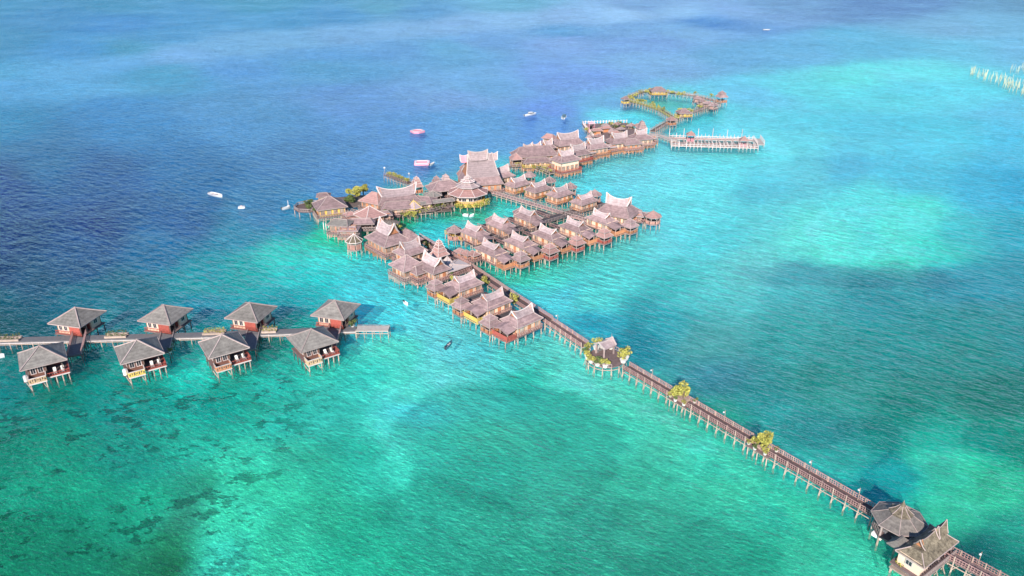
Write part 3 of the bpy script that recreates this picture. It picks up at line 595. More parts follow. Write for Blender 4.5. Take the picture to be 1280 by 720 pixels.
# ------------------------------------------------------------------ gazebo on stilts
def make_gazebo(name, label, group, n=4, r=2.7, tiers=2, panel='red_panel', roof='shingle', eave=4.0, rail_h=1.0, steep=1.0, a0=None, top=0.7, post_m='post_wood', trim='trim', deck_ext=0., solid=False, dz=DZ):
    t = thing(name, label, 'gazebo', (0, 0, 0), 0, group)
    a0 = (math.pi / n) if a0 is None else a0
    dr = r * .86 + deck_ext
    MB().loops([ngon(n, dr, dz - .25, a0), ngon(n, dr, dz, a0)]).build('deck', 'deck_wood', t)
    V = ngon(n, dr * .95, 0, a0); pr = r * .8
    for x, y, _ in V: stilt(t, x, y, dz - .2)
    if n == 4: stilt(t, 0, -dr * .66, dz - .2); stilt(t, 0, 0, dz - .2)
    posts('corner_post', t, [(x, y) for x, y, _ in ngon(n, pr, 0, a0)], dz, eave + .1, .17, post_m)
    s = MB(); q = MB(); W = ngon(n, dr * .98, 0, a0)
    for i in range(n):
        a, b = W[i], W[(i + 1) % n]; Ln = math.dist(a, b); k = max(3, round(Ln / .32))
        ang = math.atan2(b[1] - a[1], b[0] - a[0])
        for j in range(k):
            if j % 5 == 4: continue
            u = (j + .5) / k; s.box(a[0] + (b[0] - a[0]) * u, a[1] + (b[1] - a[1]) * u, dz - .35, dz + rail_h - .1, Ln / k * .72, .06, ang)
        q.beam((a[0], a[1], dz + rail_h), (b[0], b[1], dz + rail_h), .13, .1)
        q.beam((a[0], a[1], dz - .3), (b[0], b[1], dz - .3), .13, .14)
    s.build('screen', panel, t); q.build('handrail', 'trim', t)
    z = eave; rr = r; cur = r
    for k in range(tiers):
        last = k == tiers - 1
        hh = (1.0 if not last else 1.25) * steep * (rr / 2.7) ** .7; r1 = .06 if last else rr * .5
        if tiers > 3: r1 = .06 if last else rr * .66; hh = hh * .75
        m = MB(); m.loops([ngon(n, rr - .06, z - .12, a0), ngon(n, rr, z, a0), ngon(n, rr * .55 + r1 * .45, z + hh * .42, a0), ngon(n, r1, z + hh, a0)])
        rf = m.build('roof', roof, t)
        h_ = MB(); 
        for (x, y, _), (x1, y1, _), (x2, y2, _) in zip(ngon(n, rr, 0, a0), ngon(n, rr * .55 + r1 * .45, 0, a0), ngon(n, r1, 0, a0)):
            h_.beam((x, y, z + .03), (x1, y1, z + hh * .42 + .03), .13); h_.beam((x1, y1, z + hh * .42 + .03), (x2, y2, z + hh + .03), .13)
        vs = ngon(n, rr, z - .05, a0)
        for i in range(n): h_.beam(vs[i], vs[(i + 1) % n], .07, .16)
        h_.build('hip_trim', trim, rf)
        if not last:
            MB().loops([ngon(n, r1 * .97, z + hh - .1, a0), ngon(n, r1 * .97, z + hh + .32, a0)]).build('clerestory', 'cream_wall', t)
            z += hh + .28; rr = r1 * (1.32 if tiers <= 3 else 1.12)
    MB().post(0, 0, z + hh - .1, z + hh + top, .09, 6, .02).build('finial', trim, t)
    return t

# ------------------------------------------------------------------ hip / gable buildings of the village core
def make_hall(name, label, l=12, w=9, group=None, eave=4.6, rise=2.4, ub=None, uw=None, uh=1.6, up=1.0, lr=None, ridge=None, wall='cream_wall', roof='shingle', upper='shingle_pale', dz=DZ, trim='trim', low='post_dark', win=True, body=True, extra=1.0, panel=None, cat='building', gablew='orange_wall', rail=True, sp=2.4, under=None):
    t = thing(name, label, cat, (0, 0, 0), 0, group)
    MB().box(0, 0, dz - .3, dz, l + extra - .6, w + extra - .6).build('deck', 'deck_wood', t)
    stilt_grid(t, l + extra - 1.0, w + extra - 1.0, dz - .25, sp=sp)
    bl, bw = l - 1.8, w - 1.8
    if body:
        MB().box(0, 0, dz, eave + .2, bl, bw).build('wall', wall, t)
        posts('corner_post', t, [(a * bl / 2, b * bw / 2) for a in (-1, 1) for b in (-1, 1)], dz, eave, .25, 'post_wood')
        if win:
            for b in (-1, 1):
                n = max(2, round(bl / 2.1))
                for k in range(n): add_window(t, -bl / 2 + bl * (k + .5) / n, b * (bw / 2 + .05), dz + 1.35, 1.4, 1.9, 0, frame_m='orange_wall', pane_m='curtained_glass')
            for a in (-1, 1):
                n = max(2, round(bw / 2.1))
                for k in range(n):
                    if k == n // 2: add_door(t, a * (bl / 2 + .06), -bw / 2 + bw * (k + .5) / n, dz + .03, R(90))
                    else: add_window(t, a * (bl / 2 + .05), -bw / 2 + bw * (k + .5) / n, dz + 1.35, 1.4, 1.9, R(90), frame_m='orange_wall', pane_m='curtained_glass')
    else:
        n = max(2, round(bl / 3)); k2 = max(1, round(bw / 3))
        posts('column', t, [(-bl / 2 + bl * i / n, -bw / 2 + bw * j / k2) for i in range(n + 1) for j in range(k2 + 1) if i in (0, n) or j in (0, k2)], dz, eave + .2, .2, 'post_wood')
    if ub is None: ub_, uw_ = (max(.3, l - w) if ridge is None else ridge), .12
    else: ub_, uw_ = ub, uw - .1
    rf = skirt(l, w, eave, ub_, uw_, eave + rise, curve=.2).build('roof', roof, t)
    hips(l, w, eave, ub_, uw_, eave + rise, curve=.2, s=.2).build('hip_trim', trim, rf)
    if ub is None: MB().beam((-ub_ / 2 - .1, 0, eave + rise + .08), (ub_ / 2 + .1, 0, eave + rise + .08), .26, .2).build('ridge_cap', trim, rf)
    else:
        m, st = saddle(ub, uw, eave + rise - .05, uh, up, lr or ub * 1.25); u = m.build('upper_roof', upper, t)
        saddle_trim(st, .24).build('bargeboard', 'trim_pale', u); gable_wall(st).build('gable_wall', gablew, u)
    if rail:
        r = MB(); a, b = (l + extra - .7) / 2, (w + extra - .7) / 2
        for p, q in (((-a, -b), (a, -b)), ((a, -b), (a, b)), ((a, b), (-a, b)), ((-a, b), (-a, -b))): lattice(r, *p, *q, dz, dz + .95, .9, .08)
        r.build('railing', panel or 'rail_pink', t)
    if under:
        u = MB(); a, b = (l + extra - .8) / 2, (w + extra - .8) / 2; rr = random.Random(int(l * 7 + w * 3))
        for p, q in (((-a, -b), (a, -b)), ((a, -b), (a, b)), ((-a, b), (-a, -b))):
            Ln = math.dist(p, q); n = int(Ln / .55); an = math.atan2(q[1] - p[1], q[0] - p[0])
            for k in range(n):
                f = (k + .5) / n; z0 = rr.choice((.1, .5, .9, 1.3))
                u.box(p[0] + (q[0] - p[0]) * f, p[1] + (q[1] - p[1]) * f, z0, dz - .3, .2, .08, an)
            u.beam((*p, dz - 1.0), (*q, dz - 1.0), .1, .12)
        u.build('undercroft_slats', under, t)
    return t
def place(t, px, py, z, rz):
    p = at(px, py, z); t.location = (p.x, p.y, 0); t.rotation_euler.z = rz; return t

# ------------------------------------------------------------------ chalets on the western pier
def make_chalet(label, front=True, group=None, tank=True, panel='tan_panel'):
    t = thing('chalet', label, 'chalet', (0, 0, 0), 0, group)
    S = 9.0; ez, top = 4.9, 7.5
    MB().box(0, 0, DZ - .25, DZ, S - 1.2, S - 1.2).build('deck', 'deck_wood', t)
    stilt_grid(t, S - 1.8, S - 1.8, DZ - .2, sp=2.4, m='post_dark')
    b = S / 2 - 1.3
    # rooms take the back and left, an open lounge the right front
    w = MB()
    th = .14
    wl = [(-b, -b, -b, b), (-b, b, b, b), (b, b, b, .2), (b, .2, .1, .2), (.1, .2, .1, -b), (.1, -b, -b, -b)]
    for x0, y0, x1, y1 in wl:
        cx, cy = (x0 + x1) / 2, (y0 + y1) / 2; Ln = math.hypot(x1 - x0, y1 - y0); ang = math.atan2(y1 - y0, x1 - x0)
        w.box(cx, cy, DZ, ez + .12, Ln - .02, th, ang)
    w.build('wall', 'wall_shade_brown' if front else 'cream_wall', t)
    posts('corner_post', t, ((b, -b), (b, .1 - b / 2), (-b, -b), (-b, b), (b, b), (.1, -b)), DZ, ez + .1, .2, 'post_dark')
    for x in (-b * .72, -b * .28): add_window(t, x, -b - .05, DZ + 1.5, .95, 1.5, 0)
    for y in (-b * .5, b * .3): add_window(t, -b - .05, y, DZ + 1.5, 1.2, 1.3, R(90))
    for y in (b * .5,): add_window(t, b + .05, y, DZ + 1.5, 1.2, 1.3, R(90))
    add_window(t, b * .35, .2 - .1, DZ + 1.5, 1.1, 1.3, 0)
    add_door(t, b * .75, .08, DZ + .03, 0, 'red_panel')
    add_door(t, 0, b + .1, DZ + .03, math.pi, 'red_panel')
    rf = skirt(S, S, ez, .12, .12, top, curve=.08, th=.2).build('roof', 'shingle_grey', t)
    hips(S, S, ez, .12, .12, top, curve=.08, s=.22).build('hip_trim', 'trim', rf)
    MB().post(0, 0, top - .1, top + .35, .2, 6, .05).build('finial', 'trim', t)
    if front:
        # bathing balcony on the left of the seaward face, sun deck on the right
        x0, x1, y1 = -b - .3, -.2, -b - 2.3; yb = -b - .1
        MB().box((x0 + x1) / 2, (yb + y1) / 2, DZ - .55, DZ - .3, x1 - x0, yb - y1).build('balcony_floor', 'deck_wood', t)
        m = MB()
        for a in range(9):
            x = x0 + (x1 - x0) * (a + .5) / 9; m.box(x, y1, DZ - .3, DZ + .85, (x1 - x0) / 9 * .86, .07)
        for a in range(5):
            y = yb + (y1 - yb) * (a + .5) / 5
            m.box(x0, y, DZ - .3, DZ + .85, .07, .36); m.box(x1, y, DZ - .3, DZ + .85, .07, .36)
        m.build('balcony_panel', panel, t)
        m = MB()
        for a in range(7):
            x = x0 + (x1 - x0) * (a + .5) / 7; m.box(x, y1 - .06, DZ + .05 + .25 * (a % 2), DZ + .5 + .12 * (a % 3), .22, .05)
        m.build('fretwork', 'post_dark', t)
        m = MB()
        for p, q in (((x0, y1), (x1, y1)), ((x0, yb), (x0, y1)), ((x1, yb), (x1, y1))): m.beam((*p, DZ + .92), (*q, DZ + .92), .2, .12); m.beam((*p, DZ - .42), (*q, DZ - .42), .14, .26)
        m.build('balcony_trim', 'trim_pale', t)
        for x in (x0 + .2, x1 - .2): stilt(t, x, y1 + .2, DZ - .5)
        # sun deck
        X0, X1, Y1 = .05, b + 1.1, -b - 1.5
        MB().box((X0 + X1) / 2, (yb + Y1) / 2, DZ - .3, DZ - .06, X1 - X0, yb - Y1).box(b + .75, -.4, DZ - .3, DZ - .06, .7, 2 * b - .9).build('sun_deck', 'red_panel', t)
        m = MB(); lattice(m, X0, Y1, X1, Y1, DZ - .1, DZ + .8, .45, .07, cross=False); lattice(m, X1, Y1, X1, b * .6, DZ - .1, DZ + .8, .45, .07, cross=False)
        m.build('railing', 'red_panel', t)
        m = MB().beam((X0, Y1 - .05, DZ - .2), (X1, Y1 - .05, DZ - .2), .1, .26); m.beam((X1 + .05, Y1, DZ - .2), (X1 + .05, b * .6, DZ - .2), .1, .26); m.build('fascia', 'trim_pale', t)
        for k in range(4): stilt(t, X0 + .3 + (X1 - X0 - .6) * k / 3, Y1 + .2, DZ - .25)
        m = MB(); 
        for x in (x0 + .3, x1 - .3): m.beam((x, y1 + .2, -.3), (x - .8, y1 + 1.4, DZ - .5), .12)
        m.build('bracing', 'post_wood', t)
        if tank: MB().post(-b - .75, -b - .5, DZ - .2, DZ + 1.1, .45, 12).post(-b - .75, -b - .5, DZ + 1.1, DZ + 1.25, .3, 12, .1).build('water_tank', 'hull_white', t); MB().box(-b - .7, -b - .5, DZ - .3, DZ - .2, 1.1, 1.1).build('tank_stand', 'post_dark', t)
    else:
        m = MB(); lattice(m, -b - .4, -b - .5, b + .4, -b - .5, DZ, DZ + .85, .4, .08, cross=False); m.build('railing', 'red_panel', t)
        MB().box(b * .5, -b - .1, DZ + .02, ez - .3, b * .9, .1).build('shutter', 'red_panel', t)
        MB().box(0, -b - .35, DZ - .26, DZ - .02, 2 * b + .9, .5).build('porch', 'red_panel', t)
    return t

# ================================================================== WESTERN PIER
pa = [at(-60, 427, DZ), at(0, 425, DZ), at(240, 418.5, DZ), at(445, 410.5, DZ)]
pier_rot = math.atan2(pa[3].y - pa[1].y, pa[3].x - pa[1].x)
boardwalk('boardwalk', 'long grey plank pier running between the two rows of pyramid-roofed chalets', pa, 2.3, rail=None, deck_m='deck_grey', stilt_m='post_wood', bent=2.6, brace=False)
tagged = None
boardwalk('jetty_end', 'pale bleached plank end of the western pier past the last chalet', [at(446, 410.4, DZ + .05), at(486, 410.5, DZ + .05)], 2.6, rail='low', deck_m='deck_pale', bent=2.0, brace=False, dz=DZ + .05, cat='jetty')
m = MB()
for a, b in zip(pa, pa[1:]):
    d = (b - a).normalized(); n = Vector((d.y, -d.x, 0)) * 1.32
    m.beam((a.x + n.x, a.y + n.y, DZ - .3), (b.x + n.x, b.y + n.y, DZ - .3), .16, .2)
p = m.build('edge_beam', 'trim_pale'); tag(p, 'pale sunlit edge beam along the near edge of the western pier', 'beam')  # pale tone stands for sun on the pier's edge beam
front_lab = ['chalet with grey pyramid roof and white tank, front row, farthest left', 'chalet with yellow fretwork balcony, second from left in the front row', 'chalet with weathered grey roof, third from left in the front row', 'chalet with brownish pyramid roof, front row, nearest the bare pier end']
back_lab = ['grey pyramid-roofed chalet behind the pier, farthest left of the back row', 'chalet behind the pier, second from left in the back row', 'chalet behind the pier, third from left in the back row', 'brown-roofed chalet behind the pier, beside the pale pier end']
fp = [(49, 432.5), (171, 425), (277.5, 418.5), (389, 411.5)]; bp_ = [(93.5, 384.5), (204.5, 381.5), (312, 378.5), (418.5, 375.5)]
proto = make_chalet(front_lab[0], True, 'chalets in front of the western pier')
proto2 = make_chalet(back_lab[0], False, 'chalets behind the western pier')
reindex()
for i, ((x, y), lb) in enumerate(zip(fp, front_lab)):
    q = at(x, y, 7.5); rz = R(33 + (0, 0, 1, 2)[i])
    o = proto if i == 0 else make_chalet(lb, True, 'chalets in front of the western pier', tank=i < 2, panel=('tan_panel', 'yellow_panel', 'orange_wall', 'tan_panel')[i])
    o.location = (q.x, q.y, 0); o.rotation_euler.z = rz
for i, ((x, y), lb) in enumerate(zip(bp_, back_lab)):
    q = at(x, y, 7.5); rz = R(-13 - i)
    if i == 0: proto2.location = (q.x, q.y, 0); proto2.rotation_euler.z = rz
    else: copy_tree(proto2, (q.x, q.y, 0), rz, lb)
def pier_y(x):  # deck line of the pier
    return 425 + (410.5 - 425) * x / 445
for i, (x, lb) in enumerate(zip((101, 211, 319, 421), ['dark link walkway from the pier to the leftmost front chalet', 'dark link walkway from the pier to the second front chalet', 'dark link walkway from the pier to the third front chalet', 'reddish link walkway from the pier to the front chalet nearest the pier end'])):
    a = at(x, pier_y(x) - 9, DZ); b = at(x - 8, pier_y(x) + 22, DZ)
    boardwalk('link_walkway', lb, [a, b], 3.0, rail='pink' if i in (0, 3) else 'low', deck_m='deck_grey', stilt_m='post_dark', bent=2.2, brace=False, dz=DZ - .03, cat='walkway', group='link walkways off the western pier')
# planters on the pier
for i, (x, lb) in enumerate(((8, 'reddish shrubs in a long planter at the left edge of the pier'), (146, 'green shrub planter on the pier between the first two chalets'), (268, 'yellowish shrub planter on the pier before the third chalet'), (337, 'yellow-green shrub planter on the pier beyond the third chalet'))):
    q = at(x, pier_y(x), DZ); t = thing('planter', lb, 'planter', (q.x, q.y, DZ), pier_rot, 'planters on the western pier')
    Lp = (6.5, 5, 5.2, 3.4)[i]
    MB().box(0, -.7, 0, .45, Lp, .6).box(0, .75, 0, .45, Lp, .6).build('trough', 'post_wood', t)
    f = MB(); rnd = random.Random(50 + i)
    for k in range(int(Lp * 1.5)):
        for y in (-.7, .75): leaves(f, -Lp / 2 + Lp * (k + .5) / int(Lp * 1.5), y, .75, .42, .32, .5, 26, .15, rnd, 3)
    f.build('foliage', ('leaf_green', 'leaf_green', 'leaf_yellow', 'leaf_yellow')[i], t)
    s = MB()
    for k in range(int(Lp)): 
        for y in (-.7, .75): s.beam((-Lp / 2 + k + .4, y, .4), (-Lp / 2 + k + .5, y, 1.2), .06)
    s.build('stem', 'bark', t)
plant('potted_shrub', at(441, 408, DZ), 'round shrub in a white pot where the pale pier end begins', 'shrub', .9, 1.2, 220, 'leaf_green', 77)
plant('potted_shrub', at(213, 441, DZ), 'small pale potted shrub on the corner deck of the second front chalet', 'shrub', .6, .9, 120, 'leaf_green', 78, size=.18)
# loungers on the sun decks
def lounger(label):
    t = thing('deck_chair', label, 'deck chair', (0, 0, 0), 0, 'deck chairs on the front chalet decks')
    MB().box(0, 0, .32, .42, .6, 1.2).build('seat', 'fabric_white', t)
    MB().beam((0, .6, .38), (0, 1.05, .95), .58, .08).build('backrest', 'fabric_white', t)
    for a in (-.25, .25):
        for b in (-.5, .5): MB().box(a, b, 0, .32, .06, .06).build('leg', 'post_wood', t)
    return t
lg = None
for i, ((x, y), lb) in enumerate(zip(fp, ('leftmost front chalet', 'second front chalet', 'third front chalet', 'last front chalet'))):
    q = at(x, y, 7.5); rz = R(33 + (0, 0, 1, 2)[i])
    for k in range(2):
        loc = Matrix.Rotation(rz, 4, 'Z') @ Vector((1.6 + 1.5 * k, -3.6, 0)); loc = (q.x + loc.x, q.y + loc.y, DZ - .05)
        label = f"white deck chair on the sun deck of the {lb}, " + ('left of the pair' if k == 0 else 'right of the pair')
        if lg is None: lg = lounger(label); lg.location = loc; lg.rotation_euler.z = rz; reindex()
        else: copy_tree(lg, loc, rz, label)

# ================================================================== LONG JETTY
J = [at(686, 402, DZ), at(731, 432, DZ), at(783, 459, DZ), at(1096, 643, DZ), at(1180, 690, DZ), at(1262, 734, DZ)]
jd = (J[3] - J[2]).normalized(); jr = math.atan2(jd.y, jd.x)
boardwalk('boardwalk', 'jetty stretch from the nearest villa to the shrub-ringed rest platform', [J[0], J[1]], 2.2)
boardwalk('boardwalk', 'longest straight jetty stretch with pink railings, rest platform to octagonal pavilion', [J[2], at(858, 503, DZ), at(960, 563.5, DZ), J[3] + (J[2] - J[3]).normalized() * .3], 2.2, bent=2.3)
boardwalk('boardwalk', 'jetty stretch leaving the picture past the gatehouse', [J[4], J[5]], 2.2, deck_m='deck_wood')
boardwalk('boardwalk', 'dark walkway behind the row of villas at the head of the jetty', [at(686, 401, DZ), at(640, 371, DZ), at(585, 334, DZ), at(520, 296, DZ)], 2.6, rail='pink', bent=2.6, brace=False)
# rest platform
c = at(757, 447, DZ)
t = thing('rest_platform', 'shrub-ringed rest platform bulging from the jetty under the little bent roof', 'platform', (c.x, c.y, 0), jr)
MB().loops([ngon(14, 4.3, DZ - .28, 0), ngon(14, 4.3, DZ + .01, 0)]).build('deck', 'deck_wood', t)
for x, y, _ in ngon(14, 4.35, 0): stilt(t, x, y, DZ - .25)
m = MB(); vs = ngon(14, 4.5, 0)
for i in range(14):
    if i in (0, 13, 6, 7): continue
    a, b = vs[i], vs[(i + 1) % 14]; lattice(m, a[0], a[1], b[0], b[1], DZ, DZ + .8, .6, .09, cross=False)
m.build('railing', 'trim', t)
m = MB()
for x, y, _ in vs: m.beam((x * 1.12, y * 1.12, -.3), (x * .97, y * .97, DZ - .4), .1)
for i in range(14): m.beam((vs[i][0], vs[i][1], DZ - .7), (vs[(i + 1) % 14][0], vs[(i + 1) % 14][1], DZ - .7), .12, .16)
m.build('bracing', 'post_wood', t)
c = at(757, 425, DZ + 3.5)
t = thing('shelter', 'open shelter with bent pink-brown roof on the rest platform', 'shelter', (c.x, c.y, DZ), jr + R(90))
m, st = saddle(3.6, 3.4, 2.3, .9, .35, 4.2); u = m.build('roof', 'shingle_pale', t); saddle_trim(st, .26).build('bargeboard', 'trim_pale', u)
for a in (-1, 1):
    for b in (-1, 1): MB().box(a * 1.5, b * 1.3, 0, 2.5, .3, .3).build('column', 'trim', t)
m = MB().box(0, 1.2, .4, .5, 2.6, .5).box(-1.1, 1.2, 0, .4, .12, .4).box(1.1, 1.2, 0, .4, .12, .4); m.build('bench', 'deck_grey', t)
MB().post(1.9, 0, 3.3, 4.6, .07, 5, .02).build('finial', 'trim', t)
ring = [(-4.0, .8), (-3.7, 2.4), (-2.2, 3.7), (-.3, -4.1), (1.5, -3.9), (3.0, -3.0), (-1.9, -3.7), (-3.3, -2.8), (3.9, 1.7), (3.3, 3.0), (1.5, 4.0), (-4.3, -1.5)]
rl = ['left rear of the rest platform', 'far left of the rest platform', 'far side of the rest platform, behind the shelter', 'middle of the near rim of the rest platform', 'near rim of the rest platform, right of the middle', 'near right rim of the rest platform', 'near rim of the rest platform, left of the middle', 'near left rim of the rest platform', 'right end of the rest platform, beside the jetty', 'tall palm-like clump at the far right of the rest platform', 'far right rim of the rest platform, behind the shelter', 'left end of the rest platform where the jetty arrives']
c = at(757, 447, DZ)
for i, ((x, y), s) in enumerate(zip(ring, rl)):
    q = Matrix.Rotation(jr, 4, 'Z') @ Vector((x, y, 0)); big = i in (8, 9, 0)
    plant('shrub', (c.x + q.x, c.y + q.y, DZ + .02), (('leafy shrub at the ' if not s.startswith('tall') else '') + s), 'shrub', 1.3 if big else 1.1, 2.0 if big else 1.4, 260, 'leaf_green' if i % 3 == 1 else 'leaf_yellow', 100 + i, group='shrubs round the rest platform', size=.2)
# shrub clumps with little trees on the jetty
for ci, (px, py, where) in enumerate(((853, 500, 'upper'), (953, 560, 'lower'))):
    q = at(px, py, DZ); t = plant('shrub_clump', (q.x, q.y, DZ), f"big yellow-green leafy clump on the {where} bulge of the jetty", 'shrub', 1.9, 3.3, 900, 'leaf_yellow', 200 + ci, pot=False, size=.3, trunk=.4, group='leafy clumps on the jetty')
    bx = thing('jetty_bay', f"small planted side bay under the {where} leafy clump of the jetty", 'platform', (q.x, q.y, 0), jr)
    MB().box(0, 0, DZ - .24, DZ + .004, 4.8, 3.3).build('deck', 'deck_wood', bx); MB().box(0, 0, DZ + .004, DZ + .5, 2.2, 1.6).build('planter_box', 'post_wood', bx)
    for a in (-2.1, 0, 2.1):
        for b in (-1.4, 1.4): stilt(bx, a, b, DZ - .2)
    for k, (a, b, wh) in enumerate(((-2.3, -1.1, 'near left'), (-.6, -1.5, 'near front'), (1.5, -1.3, 'near right'), (2.2, 1.2, 'far right'), (-1.9, 1.2, 'far left'))):
        v = Matrix.Rotation(jr, 4, 'Z') @ Vector((a, b, 0)); plant('potted_shrub', (q.x + v.x, q.y + v.y, DZ + .01), f"low shrub in a white pot, {wh} corner of the {where} jetty clump", 'shrub', .62, .8, 110, 'leaf_green' if k % 2 else 'leaf_yellow', 300 + ci * 9 + k, size=.17, group='potted shrubs round the jetty clumps')

# octagonal pavilion
c = Vector((62.1, 94.3, 0)); n = 8; a0 = R(245) - jr
t = thing('pavilion', 'large octagonal pavilion with grey thatched roof astride the jetty', 'pavilion', (c.x, c.y, 0), jr)
Rr = 4.2; ez = 4.4
MB().loops([ngon(n, 3.65, DZ - .3, a0), ngon(n, 3.65, DZ + .01, a0)]).build('deck', 'deck_wood', t)
for x, y, _ in ngon(n, 3.45, 0, a0): stilt(t, x, y, DZ - .25, r=.17)
for x, y, _ in ngon(n, 3.3, 0, a0): MB().box(x, y, DZ, ez + .1, .22, .22).build('column', 'trim', t)
m = MB(); vs = ngon(n, 3.5, 0, a0)
for i in range(n):
    if i in (3, 7): continue
    a, b = vs[i], vs[(i + 1) % n]; lattice(m, a[0], a[1], b[0], b[1], DZ, DZ + .9, .5, .08); m.beam((a[0], a[1], DZ - .25), (b[0], b[1], DZ - .25), .16, .24)
m.build('railing', 'trim', t)
rings = [ngon(n, Rr - .1, ez - .22, a0)] + [ngon(n, Rr * (1 - u) + 1.55 * u, ez + 1.45 * (u * .85 + .15 * u * u), a0) for u in (0, .25, .5, .75, 1)]
rf = MB().loops(rings).build('roof', 'shingle_weathered', t)
m = MB()
for k in range(n):
    for r0, r1 in zip(rings[1:], rings[2:]): m.beam(r0[k], r1[k], .09, .09)
    m.beam(rings[1][k], rings[1][(k + 1) % n], .1, .16)
m.build('hip_trim', 'trim', rf)
z1 = ez + 1.48
up_ = MB().loops([ngon(n, 1.8, z1 - .1, a0), ngon(n, 1.85, z1 + .02, a0), ngon(n, 1.0, z1 + .6, a0), ngon(n, .42, z1 + 1.25, a0), ngon(n, .07, z1 + 2.0, a0)]).build('upper_roof', 'thatch', t)
m = MB()
for k in range(n):
    a, b, d = ngon(n, 1.85, z1 + .04, a0)[k], ngon(n, 1.0, z1 + .63, a0)[k], ngon(n, .42, z1 + 1.28, a0)[k]; m.beam(a, b, .09); m.beam(b, d, .09)
m.build('hip_trim', 'trim', up_)
MB().post(0, 0, z1 + 1.9, z1 + 2.3, .07, 6, .02).build('finial', 'trim', t)
MB().box(-1.5, -2.7, DZ - 1.0, DZ - .35, 1.6, .8).build('storage_box', 'fabric_white', t)
m = MB()
for x, y in ((-1.2, -2.2), (1.2, -2.2), (1.2, 2.0), (-1.2, 2.0)): m.box(x, y, DZ + .4, DZ + .5, 1.6, .5).box(x - .6, y, DZ, DZ + .4, .1, .4).box(x + .6, y, DZ, DZ + .4, .1, .4)
m.build('bench', 'deck_grey', t)
# gatehouse
c = Vector((63.9, 88.7, 0)); gr = R(34.5)
t = thing('gatehouse', 'small gatehouse with mossy brown thatch and two ridge horns, beside the octagonal pavilion', 'building', (c.x, c.y, 0), gr)
l, w_ = 9.8, 4.6
MB().box(-.3, 0, DZ - .3, DZ + .015, l + .4, w_ + .2).build('deck', 'deck_wood', t); stilt_grid(t, l - .2, w_ - .4, DZ - .25, sp=2.2)
MB().box(-3.4, 0, DZ + .015, 4.3, 2.6, w_ - 1.1).build('wall', 'cream_wall', t)
add_window(t, -3.4, -(w_ - 1.1) / 2 - .05, DZ + 1.3, 1.0, 1.0, 0); add_window(t, -4.75, 0, DZ + 1.3, 1.0, 1.0, R(90)); add_door(t, -2.04, 0, DZ + .04, R(90))
for x in (.6, 4.2):
    for y in (-1.8, 1.8): MB().box(x, y, DZ + .015, 4.3, .24, .24).build('column', 'trim', t)
rf = skirt(l, w_, 4.1, 7.0, 1.7, 5.2, curve=.1).build('roof', 'thatch', t)
hips(l, w_, 4.1, 7.0, 1.7, 5.2, curve=.1, s=.1).build('hip_trim', 'trim', rf)
m2, st2 = saddle(2.4, 1.8, 5.1, 1.2, .8, 3.4, dx=2.6); u2 = m2.build('rear_ridge_roof', 'thatch', t); saddle_trim(st2, .1).build('bargeboard', 'trim', u2)
m, st = saddle(4.2, 1.8, 5.15, 1.1, .7, 5.2, dx=-.6); u = m.build('upper_roof', 'thatch', t); saddle_trim(st, .1).build('bargeboard', 'trim', u); gable_wall(st).build('gable_wall', 'orange_wall', u)
rf2 = skirt(3.4, 2.2, 3.8, 1.8, .3, 4.6, dx=-2.6, dy=3.0, curve=.1).build('side_roof', 'shingle_grey', t)
m = MB(); lattice(m, -5.0, -2.5, 4.6, -2.5, DZ, DZ + .8, .6, .08); m.beam((-5.0, -2.55, DZ - .2), (4.6, -2.55, DZ - .2), .1, .24); m.build('railing', 'trim', t)
m = MB()
for k in range(5): m.beam((-4 + 1.8 * k, -3.1, -.3), (-4 + 1.8 * k, -2.1, DZ - .4), .12); m.beam((-4 + 1.8 * k, -2.3, .3), (-3.2 + 1.8 * k, -2.3, DZ - .4), .1)
m.build('bracing', 'post_wood', t)
q = at(1125, 705, DZ - .2); plant('shrub', (q.x, q.y, 1.2), 'pale weedy shrub at the left foot of the gatehouse', 'shrub', .8, 1.2, 160, 'leaf_yellow', 321, size=.2, pot=False)
tt = thing('landing', 'low landing stage left of the gatehouse', 'platform', (q.x, q.y, 0), jr)
MB().box(.6, 0, .95, 1.2, 3.2, 2.2).build('deck', 'post_wood', tt)
for a in (-.8, 2.0):
    for b in (-.9, .9): stilt(tt, a, b, .95)

# ================================================================== VILLAGE
def vplace(proto, i, px, py, z, rz, label):
    q = at(px, py, z)
    if i == 0: proto.location = (q.x, q.y, 0); proto.rotation_euler.z = rz; proto['label'] = label; return proto
    return copy_tree(proto, (q.x, q.y, 0), rz, label)
# --- south-east row at the head of the jetty
v = make_villa('villa', 'x', 'villas in the row at the head of the jetty', flip=-1, tail=3.0)
vo = make_villa('villa', 'x', 'villas in the row at the head of the jetty', flip=-1, tail=3.0, panel='yellow_panel')
g1 = make_gazebo('gazebo', 'x', 'gazebos of the jetty-head villas', r=2.9, panel='orange_wall'); reindex()
vplace(v, 0, 652, 387, 6.9, A42, 'swept-roof villa with red slatted screen, nearest the long jetty')
vplace(vo, 0, 615, 366, 6.9, A42, 'swept-roof villa with orange screen, next up from the one at the jetty')
vplace(vo, 1, 580, 344, 6.9, A42, 'swept-roof villa with orange screen, third up from the jetty')
for i, (x, y, s) in enumerate(((612.8, 394, 'red-screened villa nearest the jetty'), (577, 372.5, 'second villa up from the jetty'), (544.5, 350, 'third villa up from the jetty'))):
    vplace(g1, i, x, y, 6.0, A42, 'two-tier square gazebo in front of the ' + s)
for i, (x, y, s) in enumerate(((641, 378, 'nearest the long jetty'), (606, 356, 'second up from the long jetty'))):
    q = at(x, y, DZ); plant('shrub', (q.x, q.y, DZ), f"yellow-green shrub beside the swept-roof villa {s}", 'shrub', 1.4, 2.2, 300, 'leaf_yellow', 400 + i, pot=False, group='shrubs behind the jetty-head villas')
